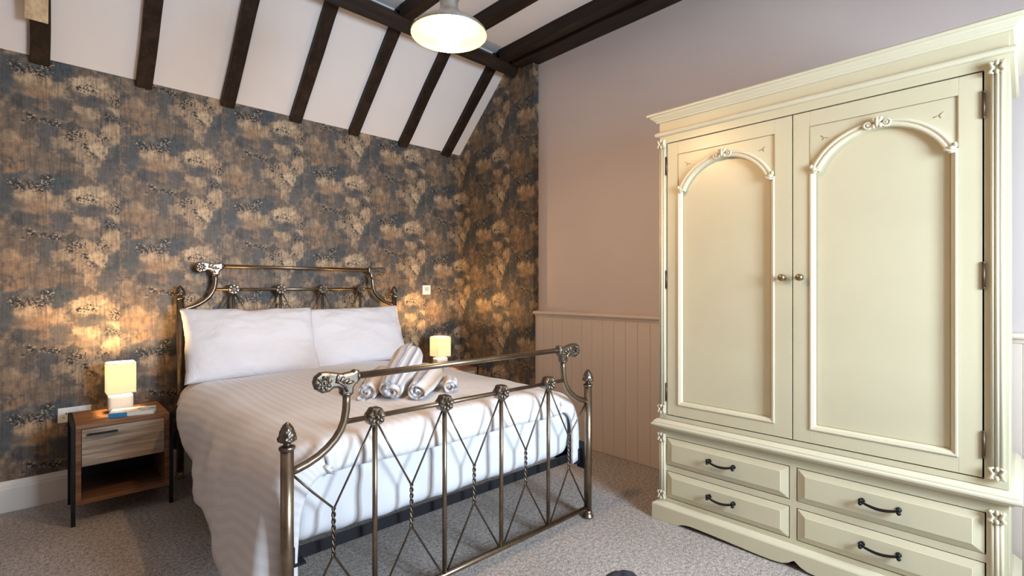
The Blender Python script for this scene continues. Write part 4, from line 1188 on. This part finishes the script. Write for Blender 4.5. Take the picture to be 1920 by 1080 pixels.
# drawers
def drawer(u0, u1, z0, z1, label):
    mb = MB(); g = 0.0028; i1 = 0.030
    u0 += g; u1 -= g; z0 += g; z1 -= g
    A = [(u0, z0), (u1, z0), (u1, z1), (u0, z1)]
    B = [(u0 + i1, z0 + i1 * 0.8), (u1 - i1, z0 + i1 * 0.8), (u1 - i1, z1 - i1 * 0.8), (u0 + i1, z1 - i1 * 0.8)]
    vs = [(a, 0.02, b) for a, b in A] + [(a, 0.001, b) for a, b in A] + [(a, -0.010, b) for a, b in B] + [(a, -0.012, b) for a, b in [(p[0] + (0.002 if k in (0, 3) else -0.002), p[1] + (0.002 if k < 2 else -0.002)) for k, p in enumerate(B)]]
    fs = [(3, 2, 1, 0), (12, 13, 14, 15)]
    for l in range(3):
        for k in range(4): fs.append((l * 4 + k, l * 4 + (k + 1) % 4, (l + 1) * 4 + (k + 1) % 4, (l + 1) * 4 + k))
    mb.add(vs, fs)
    d = mb.build('drawer', C_, wd, bevel=0.0008)
    d['label'] = label
    cx = (u0 + u1) / 2; cz = (z0 + z1) / 2 + 0.006; hw = 0.058
    h = MB()
    pts = [(cx - hw + 2 * hw * q / 14, -0.034 - 0.003 * math.sin(PI * q / 14), cz + 0.004 - 0.011 * math.sin(PI * q / 14)) for q in range(15)]
    h.tube(pts, [0.0045 + 0.0015 * math.sin(PI * q / 14) for q in range(15)], 10)
    for s in (-1, 1):
        x = cx + s * hw
        h.tube([(x, -0.010, cz + 0.004), (x, -0.036, cz + 0.004)], 0.0055, 10)
        h.ball((x + s * 0.003, -0.035, cz + 0.010), 0.0078, 8, 6).ball((x + s * 0.003, -0.035, cz - 0.003), 0.0078, 8, 6)
        h.lathe([(0.010, 0), (0.010, 0.003), (0.007, 0.005)], (x, -0.0115, cz + 0.004), 12, Matrix.Rotation(PI / 2, 4, 'X'))
    h.build('handle', M['iron'], d)
drawer(0.033, 0.623, 0.290, 0.436, 'upper left drawer with black iron handle')
drawer(0.033, 0.623, 0.119, 0.260, 'lower left drawer with black iron handle')
drawer(0.651, 1.247, 0.288, 0.436, 'upper right drawer with black iron handle')
drawer(0.651, 1.247, 0.119, 0.260, 'lower right drawer with black iron handle')

# ------------------------------------------------------------------ pendant lamp
pd = tag(empty('pendant_lamp', (1.188, 1.604, 2.235)), 'galvanised metal pendant lamp with glowing warm bulb', 'lamp')
outer = [(0.150, 0.0), (0.1515, 0.004), (0.149, 0.012), (0.137, 0.024), (0.115, 0.040), (0.090, 0.056), (0.066, 0.072), (0.050, 0.086), (0.040, 0.098), (0.036, 0.110), (0.035, 0.155)]
inner_ = [(0.0335, 0.155), (0.0345, 0.108), (0.0385, 0.096), (0.0485, 0.084), (0.0645, 0.070), (0.0885, 0.054), (0.1135, 0.038), (0.1355, 0.022), (0.1465, 0.011), (0.150, 0.0)]
def open_lathe(prof, n=48):
    mb = MB(); vs = []
    for r, z in prof:
        for k in range(n): vs.append((r * math.cos(2 * PI * k / n), r * math.sin(2 * PI * k / n), z))
    mb.add(vs, [(j * n + k, j * n + (k + 1) % n, (j + 1) * n + (k + 1) % n, (j + 1) * n + k) for j in range(len(prof) - 1) for k in range(n)], True)
    return mb
open_lathe(outer).build('lamp_shade', M['galv'], pd, recalc=False)
open_lathe(inner_).build('shade_lining', M['enamel'], pd, recalc=False)
MB().lathe([(0.037, 0.138), (0.040, 0.142), (0.040, 0.152), (0.036, 0.158), (0.030, 0.178), (0.016, 0.19), (0.008, 0.2)], (0, 0, 0), 28).build('neck_cap', M['galv'], pd)
MB().tube([(0, 0, 0.195), (0, 0, ZC - 2.235 - 0.02)], 0.006, 12).build('suspension_rod', M['galv'], pd)
MB().lathe([(0.05, 0), (0.05, 0.01), (0.02, 0.03), (0.008, 0.035)], (0, 0, ZC - 2.235), 24, Matrix.Rotation(PI, 4, 'X')).build('ceiling_rose', M['galv'], pd)
MB().lathe([(0.0, -0.070), (0.012, -0.066), (0.026, -0.055), (0.040, -0.036), (0.048, -0.012), (0.046, 0.015), (0.036, 0.04), (0.026, 0.06), (0.024, 0.085)], (0, 0, 0), 28).build('bulb', M['bulb'], pd)

# ------------------------------------------------------------------ dark fluffy pouffe at the very bottom of the frame
def fluff(q):
    return Vector((fbm(q, 30, 2), fbm(q + Vector((5, 0, 0)), 30, 2), fbm(q + Vector((0, 5, 0)), 30, 2))) * 0.006
mb = MB(); vs = []; nu, nv = 60, 30
for j in range(nv + 1):
    t_ = PI * j / nv
    for k in range(nu):
        a = 2 * PI * k / nu
        p = Vector((0.105 * math.sin(t_) * math.cos(a), 0.105 * math.sin(t_) * math.sin(a), 0.092 * math.cos(t_)))
        vs.append(p + fluff(p))
mb.add(vs, [(j * nu + k, (j + 1) * nu + k, (j + 1) * nu + (k + 1) % nu, j * nu + (k + 1) % nu) for j in range(nv) for k in range(nu)], True)
tag(mb.build('fluffy_pouffe', M['charcoal'], loc=(1.525, 1.005, 0.091)), 'dark charcoal fluffy pouffe peeking in at the bottom edge', 'pouffe')
